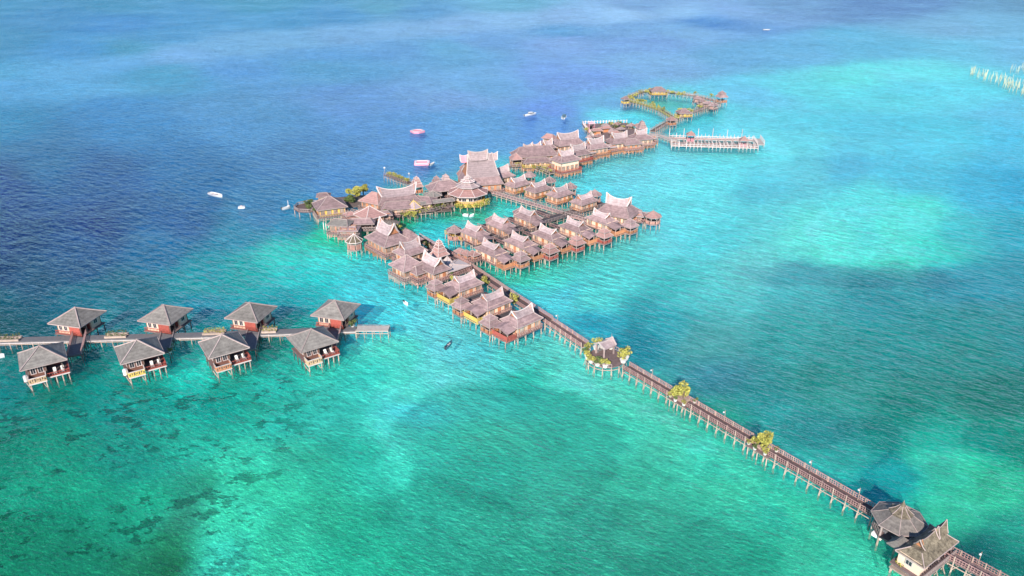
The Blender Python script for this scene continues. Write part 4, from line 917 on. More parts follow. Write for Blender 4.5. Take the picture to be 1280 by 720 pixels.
# --- village core, south-west side
place(make_hall('pyramid_house', 'big pyramid-roofed house left of the half-open roofed building', 7.6, 7.6, rise=3.0, panel='trim', under='post_wood'), 508, 318.5, 7.6, A42)
place(make_hall('annex', 'low pink-brown annex right of the big pyramid-roofed house', 6, 5, eave=3.9, rise=1.5, ridge=3, wall='pink_wall', under='pink_wall'), 525, 331, 5.4, A42)
place(make_hall('long_house', 'house with long ridge running down towards the half-open terrace', 8.6, 6.4, ub=6, uw=3.2, lr=7.6, rise=1.3, uh=1.7), 541, 322, 7.4, AM48)
t = make_hall('open_house', 'half-open house with bare pale roof beams and brown base', 8.5, 6, body=False, rise=.5, ub=.8, uw=.8, uh=.01, up=0, roof='trim_pale', eave=3.4)
place(t, 566, 331, 3.8, A42)
place(make_hall('swept_house', 'swept-roof house between the big cross-gabled hall and the pagoda turret', 8.4, 6.4, ub=5.4, uw=3, lr=6.6, rise=1.3, uh=1.5, under='orange_wall'), 512, 304, 7.0, A42)
# cross-gabled hall
t = make_hall('cross_gabled_hall', 'large cross-gabled hall with a pale horned upper roof, by the round water hut', 11.5, 10, ub=6.5, uw=4, lr=8, rise=2.1, uh=2.4, up=1.5, eave=4.8, under='orange_wall')
place(t, 484, 281, 9.2, AM48)
wg = skirt(8, 6, 4.5, 3.2, .15, 7.2, dx=3.0, dy=5.5, curve=.3).build('wing_roof', 'shingle', t)
MB().box(3.0, 5.2, DZ, 4.7, 6.2, 4.4).build('wing_wall', 'cream_wall', t); stilt_grid(t, 6, 4.4, DZ, 3.0, 5.6)
place(make_gazebo('water_hut', 'round hut with conical pale roof standing alone in the water', None, n=8, r=2.7, tiers=1, steep=1.7, panel='pink_wall', eave=4.3, roof='thatch', solid=True, rail_h=1.6, trim='trim_pale'), 441.8, 292.5, 6.4, 0)['category'] = 'hut'
place(make_gazebo('pagoda_turret', 'pink many-tiered pagoda turret rising behind the jetty-head houses', None, n=4, r=3.0, tiers=5, panel='post_dark', roof='shingle_pink', eave=4.2, trim='trim_pale', steep=1.15), 548.7, 301, 8.3, A42)['category'] = 'turret'
place(make_gazebo('turret', 'tiny white gabled turret right of the pagoda turret', None, n=4, r=1.6, tiers=1, steep=2.0, panel='post_dark', roof='trim_pale', eave=3.6), 559, 319, 5.6, A42)['category'] = 'turret'
# --- north-west
t = place(make_hall('viewing_pavilion', 'hip-roofed pavilion alone at the western tip of the village', 10.5, 9.0, rise=3.0, ridge=1.2, panel='trim', wall='yellow_panel', under='post_wood'), 411, 245.5, 7.6, R(24))
q = at(386, 259, DZ)
tt = thing('terrace', 'planted terrace deck at the westernmost point of the village', 'terrace', (q.x, q.y, 0), R(0))
MB().loops([ngon(8, 5.2, DZ - .3, .3), ngon(8, 5.2, DZ - .01, .3)]).build('deck', 'deck_brown', tt)
for x, y, _ in ngon(8, 4.9, 0, .3): stilt(tt, x, y, DZ - .25)
m = MB(); vs = ngon(8, 5.0, 0, .3)
for i in range(8): lattice(m, vs[i][0], vs[i][1], vs[(i + 1) % 8][0], vs[(i + 1) % 8][1], DZ, DZ + .9, .8, .1)
m.build('railing', 'trim', tt)
for i, (x, y, s) in enumerate(((382, 256, 'far side'), (386, 261, 'near left side'), (395, 265, 'near side'), (392, 257, 'inner side'), (388, 254, 'sea side'))):
    q = at(x, y, DZ); plant('shrub', (q.x, q.y, DZ), f"dull green shrub on the {s} of the westernmost terrace", 'shrub', 1.3, 1.4, 170, 'leaf_green', 410 + i, pot=False, group='shrubs on the western terrace')
place(make_hall('shed', 'small dark-topped shed behind the western hip-roofed pavilion', 5, 4, rise=.9, eave=4.2, ridge=2.5, wall='pink_wall', rail=False), 404, 241, 5.1, R(10))
place(make_hall('grey_roofed_house', 'house with flat grey panel roof and pink wall over the western water', 7.2, 6, rise=1.2, ridge=4.5, roof='shingle_grey', wall='pink_wall', panel='trim', under='pink_wall'), 425.5, 274, 5.8, R(-12))
place(make_hall('long_terrace_house', 'long low roofed terrace with pale parasols in front', 9, 5, rise=1.2, ridge=6, body=False, eave=3.9, panel='trim'), 451, 273, 5.1, R(4))
place(make_hall('terrace_annex', 'brown timber terrace below the pink pyramid roof', 6.5, 5, rise=.8, ridge=4, eave=3.6, wall='pink_wall', panel='trim', under='pink_wall'), 436, 283, 4.4, R(0))
for i, (x, y, s) in enumerate(((454, 283, 'left'), (459, 281.5, 'middle'), (464, 283, 'right'))):
    q = at(x, y, DZ); t = thing('parasol', f"pale round parasol on the western terrace, {s} of the three", 'parasol', (q.x, q.y, 0), 0, 'parasols on the western terrace')
    MB().post(0, 0, DZ, DZ + 2.3, .05).build('pole', 'post_wood', t); MB().loops([ngon(10, 1.25, DZ + 1.75), ngon(10, 1.25, DZ + 1.82), ngon(10, .6, DZ + 2.2), ngon(10, .05, DZ + 2.4)]).build('canopy', 'fabric_white', t)
q = at(459, 285, DZ); tt = thing('terrace', 'brown timber terrace floor under the three pale parasols', 'terrace', (q.x, q.y, 0), R(4))
MB().box(0, 1, DZ - .3, DZ - .005, 9, 6.5).build('deck', 'deck_wood', tt); stilt_grid(tt, 8.4, 5.8, DZ - .25, 0, 1)
m = MB(); lattice(m, -4.4, -2.1, 4.4, -2.1, DZ, DZ + .9, .9, .1); m.build('railing', 'trim', tt)
for i, x in enumerate((405, 408, 411.5, 415)):
    q = at(x, 287 + i * 1.3, 0); o = MB().post(0, 0, -1.5, 2.6, .16, 7, .13).build('mooring_pile', 'trim_pale', None, (q.x, q.y, 0)); tag(o, 'pale bare pile standing in the water left of the grey-roofed house', 'pile', 'mooring piles in the western water')
place(make_hall('pink_pyramid_house', 'pyramid roof of pink shingles below the leafy clump', 8, 8, rise=2.9, roof='shingle_pink', wall='pink_wall', panel='trim', trim='trim_pale'), 461.7, 258, 7.4, A42)
place(make_hall('red_roofed_house', 'house with reddish hip roof left of the long-ridged dining hall', 9, 7.5, rise=2.8, ridge=2.2, roof='shingle_pink', wall='orange_wall', panel='trim'), 468, 240.5, 7.3, R(-30))
for i, (x, y, m_, r_, h_, s) in enumerate(((444, 248, 'leaf_yellow', 2.8, 4.0, 'large dull yellow-green tree at the north-west shore of the village'), (454, 240, 'leaf_yellow', 1.7, 2.2, 'olive spreading tree behind the reddish hip roof'), (437, 254, 'leaf_green', 2.0, 2.4, 'low green bush left of the pink pyramid roof'), (600.5, 234, 'leaf_dark', 2.6, 9.0, 'dark purplish conifer-like tree in front of the grand hall'), (484, 270, 'leaf_green', 1.8, 2.2, 'green bush at the left end of the lagoon-side planting'))):
    q = at(x, y, DZ)
    t = plant('tree', (q.x, q.y, DZ - 1.5), s, 'tree', r_, h_, 900, m_, 500 + i, pot=False, size=.4, trunk=1.5)
    for c_ in bpy.data.objects:
        if c_.parent == t and c_.name.startswith('stem'): c_.name = 'trunk'
        if c_.parent == t and c_.name.startswith('foliage'): c_.name = 'crown'
q = at(460, 250, DZ); tt = thing('terrace', 'timber terrace under the trees at the north-west of the village', 'terrace', (q.x, q.y, 0), R(15))
MB().box(0, 0, DZ - .3, DZ - .02, 24, 12).build('deck', 'post_dark', tt); stilt_grid(tt, 23, 11, DZ - .25, sp=2.8)
# dining hall with the long ridge
place(make_hall('dining_hall', 'long dining hall with one sweeping horned ridge and lower grey-brown roofs', 15, 9, ub=11.5, uw=4.6, lr=14, rise=1.8, uh=2.0, up=1.7, eave=4.6, upper='shingle_mid'), 496, 235.5, 8.6, R(20))
place(make_hall('dining_wing', 'low hipped wing in front of the long dining hall', 12, 6, rise=1.9, ridge=8, eave=4.0), 497, 251.5, 5.9, R(14))
place(make_hall('kitchen_wing', 'dark flat-pitched wing right of the long dining hall', 12, 6.5, rise=1.3, ridge=8, eave=4.2, roof='shingle', win=False), 523, 244.5, 5.6, R(-14))
t = place(make_gazebo('gable_hut', 'hut with yellow triangular gable over the lagoon planting', None, n=6, r=3.2, tiers=1, steep=1.5, panel='yellow_panel', roof='shingle_mid', eave=3.8, trim='yellow_panel'), 517, 250.5, 6.0, R(10)); t['category'] = 'hut'
t = place(make_gazebo('round_roof_hut', 'hut with pale rounded hexagonal roof between dining hall and pagoda restaurant', None, n=6, r=3.6, tiers=1, steep=.9, panel='post_dark', roof='shingle_grey', eave=4.4), 541, 237.5, 6.0, R(10)); t['category'] = 'hut'
boardwalk('roofed_walkway', 'low walkway along the lagoon from the gabled hut to the pagoda restaurant', [at(484, 266, DZ), at(512, 265, DZ), at(540, 262, DZ), at(563, 254, DZ)], 3.2, rail='plain', bent=2.6, brace=False)
t = place(make_hall('walkway_roof', 'long low grey roof over the lagoon walkway', 14, 3.4, rise=.6, ridge=13.2, eave=4.0, body=False, rail=False, roof='shingle_grey', extra=.3), 543, 250, 4.6, R(22)); t['category'] = 'roof'
pl = [(482, 268), (489, 267.5), (496, 267), (503, 268.5), (509, 270), (516, 270.5), (523, 267), (530, 264.5), (538, 263), (545, 262), (553, 259), (560, 256.5)]
for i, (x, y) in enumerate(pl):
    q = at(x, y, DZ - .4); plant('shrub', (q.x, q.y, 1.3), 'yellow-green shrub in the lagoon edge planting, ' + ('first', 'second', 'third', 'fourth', 'fifth', 'sixth', 'seventh', 'eighth', 'ninth', 'tenth', 'eleventh', 'twelfth')[i] + ' from the left', 'shrub', 1.5, 1.9, 200, 'leaf_yellow' if i % 3 else 'leaf_green', 520 + i, pot=False, size=.28, group='shrubs along the lagoon edge')
q = at(520, 269.5, 0); tt = thing('planting_deck', 'planked shelf carrying the lagoon edge shrubs', 'platform', (q.x, q.y, 0), R(12))
MB().box(0, .6, 1.0, 1.3, 25, 3.2).build('deck', 'post_dark', tt); stilt_grid(tt, 24.5, 2.6, 1.0, 0, .6, 2.4)
# halls behind
place(make_gazebo('tiered_turret', 'tiered brown turret on the seaward side, right of the planted pier', None, n=4, r=3.0, tiers=4, panel='orange_wall', roof='shingle_pink', eave=4.2, trim='trim_pale'), 520.5, 220, 7.8, R(20))['category'] = 'turret'
place(make_hall('lounge_hall', 'wide brown-roofed hall with dark open front left of the pagoda restaurant', 13, 8.5, rise=2.6, ridge=5, body=False, eave=4.8), 556, 225.5, 7.4, R(20))
place(make_gazebo('tiered_turret', 'tiered turret at the left end of the wide open-fronted hall', None, n=4, r=3.2, tiers=3, panel='orange_wall', roof='shingle', eave=4.4, trim='trim'), 545.5, 219, 8.0, R(20))['category'] = 'turret'
place(make_gazebo('turret', 'small pale-gabled turret behind the wide open-fronted hall', None, n=4, r=2.4, tiers=2, panel='orange_wall', roof='shingle_pale', eave=4.4), 557, 214.5, 7.4, R(20))['category'] = 'turret'
boardwalk('planted_pier', 'short pier packed with yellow shrubs reaching out to sea', [at(512, 229, DZ), at(483, 218, DZ)], 2.6, rail='plain', bent=2.2, brace=False, cat='pier')
for i in range(7):
    u = i / 6; q = at(486 + 24 * u, 218.5 + 9 * u, DZ); plant('shrub', (q.x, q.y, DZ + .01), 'yellow shrub on the short seaward pier, ' + ('first', 'second', 'third', 'fourth', 'fifth', 'sixth', 'seventh')[i] + ' from its tip', 'shrub', 1.05, 1.5, 150, 'leaf_yellow', 540 + i, pot=False, size=.24, group='shrubs on the seaward pier')
for x, y, s in ((481, 215.5, 'at the tip of the planted pier'), (511.5, 223, 'where the planted pier meets the village')):
    q = at(x, y, DZ); t = thing('lamp_post', 'white-topped lamp post ' + s, 'lamp post', (q.x, q.y, DZ)); MB().post(0, 0, 0, 1.7, .08).build('pole', 'post_wood', t); MB().loops([ngon(8, .15, 1.6), ngon(8, .4, 1.8), ngon(8, .4, 2.1), ngon(8, .12, 2.25)]).build('lamp_head', 'hull_white', t)
# pagoda restaurant
q = at(585, 238.5, 5.2); t = thing('pagoda_restaurant', 'octagonal four-tiered pagoda restaurant on a yellow base by the lagoon', 'restaurant', (q.x, q.y, 0), 0)
a0 = R(22.5)
MB().loops([ngon(8, 6.4, .9, a0), ngon(8, 6.4, DZ, a0)]).build('base', 'yellow_panel', t)
for x, y, _ in ngon(16, 6.5, 0, a0): stilt(t, x, y, DZ, 'post_wood', .18)
MB().loops([ngon(8, 5.2, DZ, a0), ngon(8, 5.2, 5.0, a0)]).build('wall', 'cream_wall', t)
for i in range(8):
    a = a0 + R(22.5) + i * R(45); d = 5.2 * math.cos(R(22.5)) + .05
    for s in (-1.15, 1.15): add_window(t, d * math.cos(a) - s * math.sin(a), d * math.sin(a) + s * math.cos(a), 3.6, 1.5, 1.8, a + R(90))
m = MB(); vs = ngon(8, 6.3, 0, a0)
for i in range(8): lattice(m, vs[i][0], vs[i][1], vs[(i + 1) % 8][0], vs[(i + 1) % 8][1], DZ, DZ + .9, .6, .09)
m.build('railing', 'yellow_panel', t)
for k, (r0, r1, z0, z1) in enumerate(((7.5, 3.4, 4.9, 6.7), (4.6, 1.9, 7.3, 8.4), (2.7, 1.0, 8.9, 9.6), (1.5, .05, 10.0, 11.2))):
    rf = MB().loops([ngon(8, r0 - .1, z0 - .2, a0), ngon(8, r0, z0, a0), ngon(8, r0 * .5 + r1 * .5, z0 + (z1 - z0) * .42, a0), ngon(8, r1, z1, a0)]).build('roof', 'shingle_pink' if k == 0 else 'shingle_pale', t)
    m = MB(); A, B, C_ = ngon(8, r0, z0 + .03, a0), ngon(8, r0 * .5 + r1 * .5, z0 + (z1 - z0) * .42 + .03, a0), ngon(8, r1, z1 + .03, a0)
    for i in range(8): m.beam(A[i], B[i], .18); m.beam(B[i], C_[i], .18); m.beam(A[i], A[(i + 1) % 8], .1, .2)
    m.build('hip_trim', 'trim_pale', rf)
    if k < 3: MB().loops([ngon(8, r1 * .96, z1 - .1, a0), ngon(8, r1 * .96, z1 + .8, a0)]).build('clerestory', 'cream_wall', t)
MB().post(0, 0, 11.1, 12.2, .1, 6, .02).build('finial', 'trim_pale', t)
for i in range(9):
    a = R(195 + 165 * i / 8); plant('shrub', (q.x + 7.0 * math.cos(a), q.y + 7.0 * math.sin(a), 1.0), 'yellow shrub round the pagoda restaurant base, ' + ('first', 'second', 'third', 'fourth', 'fifth', 'sixth', 'seventh', 'eighth', 'ninth')[i] + ' from the left', 'shrub', 1.2, 1.5, 130, 'leaf_yellow', 560 + i, pot=False, size=.25, group='shrubs round the pagoda restaurant')
# grand hall
t = make_hall('grand_hall', 'tallest hall with steep stacked roofs and a high double ridge', 15, 12, ub=12.4, uw=9.0, lr=9, rise=2.6, uh=6.6, up=1.1, eave=5.0, upper='shingle_mid', gablew='orange_wall', wall='orange_wall')
place(t, 600, 192, 15.2, R(14))
m, st = saddle(6.2, 2.6, 13.0, 2.8, .8, 7.4, dx=-.8); u = m.build('crest_roof', 'shingle_pale', t); saddle_trim(st, .28).build('bargeboard', 'trim_pale', u); gable_wall(st).build('gable_wall', 'orange_wall', u)
m, st = saddle(3.4, 2.2, 12.6, 2.2, .8, 4.0, dx=4.6); u = m.build('crest_roof', 'shingle_pale', t); saddle_trim(st, .25).build('bargeboard', 'trim_pale', u)
m, st = saddle(2.6, 2.0, 12.6, 2.2, .5, 3.2, dx=-6.0); u = m.build('crest_roof', 'hull_pink', t); saddle_trim(st, .2).build('bargeboard', 'trim_pale', u)
place(make_gazebo('entrance_gable', 'steep orange-pink gable porch at the left front of the grand hall', None, n=4, r=4.4, tiers=2, steep=1.7, panel='orange_wall', roof='shingle_pink', eave=4.6), 582, 205, 9.0, R(14))['category'] = 'porch'
place(make_hall('reception_hall', 'long swept-roof hall joined to the right of the grand hall', 13, 7, ub=9, uw=3.4, lr=10, rise=1.4, uh=1.6, up=1.0, eave=5.0, under='orange_wall'), 620.5, 210.5, 7.9, R(30))
for i, (x, y) in enumerate(((612, 236), (619, 233), (626, 234), (632, 230))):
    q = at(x, y, DZ); plant('shrub', (q.x, q.y, 1.3), 'green shrub below the swept reception hall, ' + ('first', 'second', 'third', 'fourth')[i] + ' from the left', 'shrub', 1.7, 2.2, 220, 'leaf_green' if i % 2 else 'leaf_yellow', 580 + i, pot=False, size=.3, group='shrubs below the reception hall')
# --- lagoon north walkway and its five villas
boardwalk('boardwalk', 'boardwalk edging the lagoon in front of the row of villas with round gazebos', [at(606, 237, DZ), at(667, 255, DZ), at(713, 269, DZ), at(748, 279, DZ)], 2.4, rail='plain', deck_m='rail_pink', bent=2.4, brace=False)
v3 = make_villa('villa', 'x', 'villas along the lagoon boardwalk', flip=1, tail=0, L_=8.6, W_=6.0, rail='orange_wall', back=False, roof='shingle')
g3 = make_gazebo('gazebo', 'x', 'domed gazebos behind the lagoon villas', n=8, r=2.7, tiers=1, panel='pink_wall', steep=1.35, eave=4.6); reindex()
for i, (vx, vy, gx, gy) in enumerate(((647, 222, 662, 213), (672.5, 228, 687, 219.5), (700, 234, 713, 227), (730.5, 243, 743.5, 236))):
    o = ('first', 'second', 'third', 'fourth')[i]
    vplace(v3, i, vx, vy, 6.9, A42, f"cream-walled villa above the lagoon boardwalk, {o} from the grand hall end")
    vplace(g3, i, gx, gy, 6.6, A42, f"round-roofed gazebo behind the {o} villa of the lagoon boardwalk row")
    for k, (dx, dy) in enumerate(((-1, 19), (9, 17))):
        q = at(vx + dx, vy + dy, DZ); plant('shrub', (q.x, q.y, 1.2), f"leafy shrub below the {o} lagoon boardwalk villa, " + ('left', 'right') [k] + ' one', 'shrub', 1.4, 1.8, 150, 'leaf_green' if k else 'leaf_yellow', 600 + i * 3 + k, pot=False, size=.28, group='shrubs between the lagoon boardwalk villas')
    q = at(vx - 3, vy + 14, DZ); tt = thing('porch_deck', f"orange timber porch deck in front of the {o} lagoon boardwalk villa", 'deck', (q.x, q.y, 0), A42, 'porch decks on the lagoon boardwalk')
    MB().box(0, -1.5, DZ - .3, DZ - .012, 6, 4.5).build('floor', 'orange_wall', tt); m = MB()
    lattice(m, -3, -3.7, 3, -3.7, DZ, DZ + 1., .5, .09); lattice(m, -3, -3.7, -3, .7, DZ, DZ + 1., .5, .09); lattice(m, 3, -3.7, 3, .7, DZ, DZ + 1., .5, .09)
    for a in (-2.6, 0, 2.6): m.box(a, -3.2, DZ, DZ + 2.0, .14, .14)
    m.build('railing', 'orange_wall', tt); stilt_grid(tt, 5.4, 4, DZ - .25, 0, -1.5)
# big house at the east end, round gazebo in the water
t = place(make_hall('lodge', 'largest lodge at the eastern end, cream walls under a two-horned upper roof', 13, 10, ub=7.5, uw=3.6, lr=9, rise=2.6, uh=1.9, up=1.4, eave=4.6, under='orange_wall'), 773.5, 249, 8.9, R(-32))
place(make_hall('lodge_annex', 'small cream annex stepping down from the largest lodge towards the round gazebo', 5, 4.5, rise=1.2, ridge=2, eave=3.8, panel='rail_pink'), 797, 263.5, 5.0, R(-20))
place(make_gazebo('gazebo', 'round open gazebo in the water east of the largest lodge', None, n=8, r=3.0, tiers=1, panel='pink_wall', steep=1.3, eave=4.2, roof='shingle_pink'), 817, 261, 6.6, 0)
boardwalk('footbridge', 'short footbridge from the lodge annex to the round gazebo in the water', [at(800, 269, DZ), at(812, 269.5, DZ)], 1.5, rail='pink', brace=False, cat='footbridge')
# --- inner rows
vf = make_villa('villa', 'x', 'villas of the front inner row', flip=1, tail=3.4, L_=10.0, W_=5.6, panel='orange_wall', wall='cream_wall', lr=6.8)
gf = make_gazebo('gazebo', 'x', 'square gazebos of the front inner row', r=3.0, panel='red_panel', roof='shingle_pink'); gf2 = make_gazebo('gazebo', 'x', 'square gazebos of the front inner row', r=3.0, panel='orange_wall', roof='shingle'); reindex()
oo = ('first', 'second', 'third', 'fourth', 'fifth')
for i, (vx, vy, gx, gy) in enumerate(((614.5, 303.5, 651, 315), (650.5, 294, 687.5, 305.5), (685.5, 285, 721, 295.5), (719.5, 275.5, 755.5, 286.5), (752.5, 265.5, 788, 274.5))):
    vplace(vf, i, vx, vy, 6.9, AM48, f"long villa of the front inner row, {oo[i]} from the left")
    if i in (0, 4): vplace(gf2, 0 if i == 0 else 1, gx, gy, 6.0, AM48, f"orange-screened square gazebo at the seaward end of the {oo[i]} front inner villa")
    else: vplace(gf, i - 1, gx, gy, 6.0, AM48, f"red-screened square gazebo at the seaward end of the {oo[i]} front inner villa")
def gap_deck(px, py, l, w, rz, label, m_='deck_shade_dark', group=None):
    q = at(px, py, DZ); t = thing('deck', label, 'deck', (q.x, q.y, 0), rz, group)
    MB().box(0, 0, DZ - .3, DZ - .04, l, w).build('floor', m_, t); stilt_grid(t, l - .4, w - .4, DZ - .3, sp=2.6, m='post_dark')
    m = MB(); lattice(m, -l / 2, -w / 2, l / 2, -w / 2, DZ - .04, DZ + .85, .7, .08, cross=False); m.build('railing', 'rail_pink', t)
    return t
for i, (x, y) in enumerate(((633, 303), (668.5, 294), (703, 285), (736, 275))):  # decks added to fill shaded gaps, shade painted into the planks
    gap_deck(x, y, 9.5, 3.0, AM48, f"added shade-dark deck in the gap right of the {oo[i]} front inner villa", group='added shade-dark decks between the front inner villas')
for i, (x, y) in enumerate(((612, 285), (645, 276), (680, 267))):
    gap_deck(x, y, 8.5, 3.2, AM48, f"added shade-dark deck right of the {oo[i]} villa of the back inner row", group='added shade-dark decks between the back inner villas')
for i, (x, y, w_) in enumerate(((634, 394, 'between the red-screened villa and the one behind it'), (598, 372, 'between the second and third villas up from the jetty'), (556, 346, 'between the third villa and the half-open house'))):  # more added decks, their planks coloured as dark as the shade
    gap_deck(x, y, 7.5, 3.0, A42, f"added shade-dark deck {w_}", group='added shade-dark decks of the jetty-head row')
vb = make_villa('villa', 'x', 'villas of the back inner row', flip=1, tail=2.6, L_=8.2, W_=5.8, panels=False, lr=6.4)
gb = make_gazebo('gazebo', 'x', 'gazebos of the back inner row', n=6, r=2.8, tiers=1, panel='pink_wall', steep=1.3, eave=4.4); reindex()
for i, (vx, vy, gx, gy) in enumerate(((593, 281.5, 567.5, 279.5), (626, 272, 616, 267.5), (660, 262.5, 650.5, 257.5))):
    vplace(vb, i, vx, vy, 6.9, AM48, f"pink-toned villa of the back inner row, {oo[i]} from the left")
    vplace(gb, i, gx, gy, 6.6, AM48, f"six-sided gazebo beside the {oo[i]} villa of the back inner row")
boardwalk('boardwalk', 'shade-darkened boardwalk between the two inner rows of villas', [at(586, 304, DZ), at(640, 288, DZ), at(700, 270, DZ), at(756, 254, DZ)], 4.2, rail='plain', bent=3.0, brace=False, deck_m='deck_shade_dark')  # walkway between the rows; shade is painted into its deck colour
q = at(570, 293, DZ); tt = thing('terrace', 'yellowish sun terrace between the left inner gazebo and its villa', 'terrace', (q.x, q.y, 0), AM48)
MB().box(1, 0, DZ - .3, DZ - .015, 9, 4).build('deck', 'post_wood', tt); stilt_grid(tt, 8.6, 3.6, DZ - .3, 1, 0); m = MB(); lattice(m, -3.4, -1.9, 5.4, -1.9, DZ, DZ + .9, .7, .09); m.build('railing', 'yellow_panel', tt)
for i, (x, y, s) in enumerate(((576, 311.5, 'leftmost'), (584, 314, 'middle'), (592, 314.5, 'rightmost'))):
    t = make_hall('stilt_hut', f"little orange stilt hut before the front inner row, {s} of the three", 3.4, 3.0, rise=.9, ridge=1.2, eave=3.7, wall='orange_wall', win=False, extra=.6, cat='hut', roof='shingle_pink', group='little stilt huts of the inner row', sp=1.6); place(t, x, y, 4.4, AM48)

# --- north-east group
place(make_hall('long_lodge', 'long brown-roofed lodge with an orange gable, left end of the northern group', 19, 8.5, rise=3.2, ridge=13, eave=4.8, wall='orange_wall', under='post_wood'), 668, 183.5, 7.8, R(14))
place(make_gazebo('gable_turret', 'orange gabled turret at the left tip of the northern group', None, n=4, r=3.4, tiers=1, steep=1.6, panel='orange_wall', roof='shingle_pink', eave=4.8), 645, 189.5, 7.6, R(14))['category'] = 'turret'
for i, (x, y, s) in enumerate(((660, 179.5, 'first'), (670, 178.5, 'second'), (684.5, 174.5, 'third'))):
    t = make_hall('horned_roof_house', f"small house with pale horned ridge behind the long northern lodge, {s} from the left", 6.5, 5, ub=3.8, uw=2.4, lr=5, rise=1.2, uh=1.6, up=1.0, eave=4.6, group='horned roof houses behind the northern lodge', cat='house'); place(t, x, y, 8.0, R(38))
place(make_hall('swept_house', 'large swept-roof house, highest in the northern group', 13, 9, ub=9, uw=4, lr=10.5, rise=2.0, uh=2.2, up=1.0, eave=5.0), 709.5, 166.5, 9.2, R(26))
place(make_hall('small_house', 'small pink roof poking out on the seaward side of the northern group', 6, 5, rise=1.6, ridge=3, eave=4.4, roof='shingle_pink', wall='pink_wall'), 687, 167.5, 6.0, R(-30))
place(make_hall('two_storey_villa', 'two-storey villa with white window bands and red balconies, northern group', 10.5, 8, ub=6, uw=3, lr=7.2, rise=1.6, uh=1.8, up=1.1, eave=6.2, panel='red_panel', sp=1.7, under='orange_wall'), 707, 189.5, 9.2, R(34))
place(make_hall('swept_villa', 'brown swept-roof villa right of the two-storey villa', 10, 7.5, ub=6.2, uw=3, lr=7.6, rise=1.6, uh=1.8, up=1.0, eave=4.8, panel='red_panel', sp=1.7, under='orange_wall'), 722, 182, 8.0, R(34))
place(make_hall('swept_villa', 'swept-roof villa with orange undercroft, third from the right in the northern group', 10.5, 7.5, ub=6.8, uw=3, lr=8.4, rise=1.6, uh=1.8, up=1.0, eave=4.8, panel='orange_wall', sp=1.7, under='orange_wall'), 744.5, 174, 8.0, R(30))
place(make_hall('swept_villa', 'swept-roof villa second from the right in the northern group', 11, 7.5, ub=6.6, uw=3, lr=8, rise=1.7, uh=1.8, up=1.0, eave=4.8, panel='orange_wall', sp=1.7, under='orange_wall'), 774, 167.5, 8.0, R(26))
place(make_hall('swept_villa', 'rightmost swept-roof villa of the northern group, above the fish farm', 11, 7.5, ub=5, uw=2.6, lr=6, rise=1.8, uh=1.6, up=1.0, eave=4.6, panel='rail_pink', sp=1.7, under='orange_wall'), 801, 163.5, 7.8, R(20))
place(make_hall('low_villa', 'low brown-roofed villa on many stilts between the rightmost swept roofs', 9, 6.5, rise=1.8, ridge=4, eave=4.2, panel='rail_pink', wall='orange_wall', sp=1.7, under='orange_wall'), 789, 174, 5.8, R(20))
place(make_hall('low_villa', 'low villa in front of the long northern lodge, yellow planting below', 12, 5, rise=1.3, ridge=8, eave=4.0, panel='yellow_panel', sp=1.7, under='orange_wall'), 671, 198, 5.0, R(12))
place(make_hall('low_villa', 'red-railed low villa before the swept-roof villas of the northern group', 8, 5, rise=1.0, ridge=5, eave=3.6, panel='red_panel', wall='pink_wall', sp=1.7, under='orange_wall'), 727, 192, 4.4, R(34))
place(make_hall('low_villa', 'orange undercroft porch house below the third swept roof from the right', 8, 4.5, rise=1.0, ridge=5, eave=3.4, panel='orange_wall', wall='orange_wall', sp=1.7, under='orange_wall'), 750, 184, 4.2, R(30))
boardwalk('boardwalk', 'boardwalk with yellow shrubs leading to the two-storey villa', [at(636, 208, DZ), at(665, 206, DZ), at(690, 216, DZ)], 2.6, rail='plain', bent=2.4, brace=False)
for i in range(9):
    q = at(642 + 5.4 * i, 207.5 + max(0, i - 4) * 1.6, DZ); plant('shrub', (q.x, q.y, 1.2), 'yellow-green shrub along the northern boardwalk, ' + ('first', 'second', 'third', 'fourth', 'fifth', 'sixth', 'seventh', 'eighth', 'ninth')[i] + ' from the left', 'shrub', 1.5, 1.9, 130, 'leaf_yellow' if i % 3 else 'leaf_green', 640 + i, pot=False, size=.3, group='shrubs along the northern boardwalk')
# big terrace with gardens on the seaward side
q = at(764, 163, DZ); tt = thing('terrace', 'wide seaward terrace behind the swept-roof villas, edged with white posts', 'terrace', (q.x, q.y, 0), R(6))
MB().box(0, 0, DZ - .3, DZ - .02, 23, 30).build('deck', 'deck_wood', tt); stilt_grid(tt, 22, 29, DZ - .3, sp=2.6)
m = MB()
for k in range(16): m.box(-11.2 + 22.4 * k / 15, 14.7, DZ, DZ + 1.6, .3, .3)
for k in range(12): m.box(-11.2, -14.7 + 29.4 * k / 11, DZ, DZ + 1.6, .3, .3)
m.beam((-11.2, 14.7, DZ + 1.1), (11.2, 14.7, DZ + 1.1), .12); m.build('fence_post', 'trim_pale', tt)
gd = [(734, 165), (740, 162), (742, 168), (749, 164), (753, 159), (760, 163), (763, 157), (769, 160), (774, 156), (779, 161), (786, 158), (792, 161)]
for i, (x, y) in enumerate(gd):
    q = at(x, y, DZ); plant('shrub', (q.x, q.y, DZ), 'dull green garden shrub on the seaward terrace, ' + ('first', 'second', 'third', 'fourth', 'fifth', 'sixth', 'seventh', 'eighth', 'ninth', 'tenth', 'eleventh', 'twelfth')[i] + ' from the left', 'shrub', 1.5, 1.8, 110, 'leaf_green' if i % 3 else 'leaf_yellow', 660 + i, pot=False, size=.32, group='shrubs on the seaward terrace')
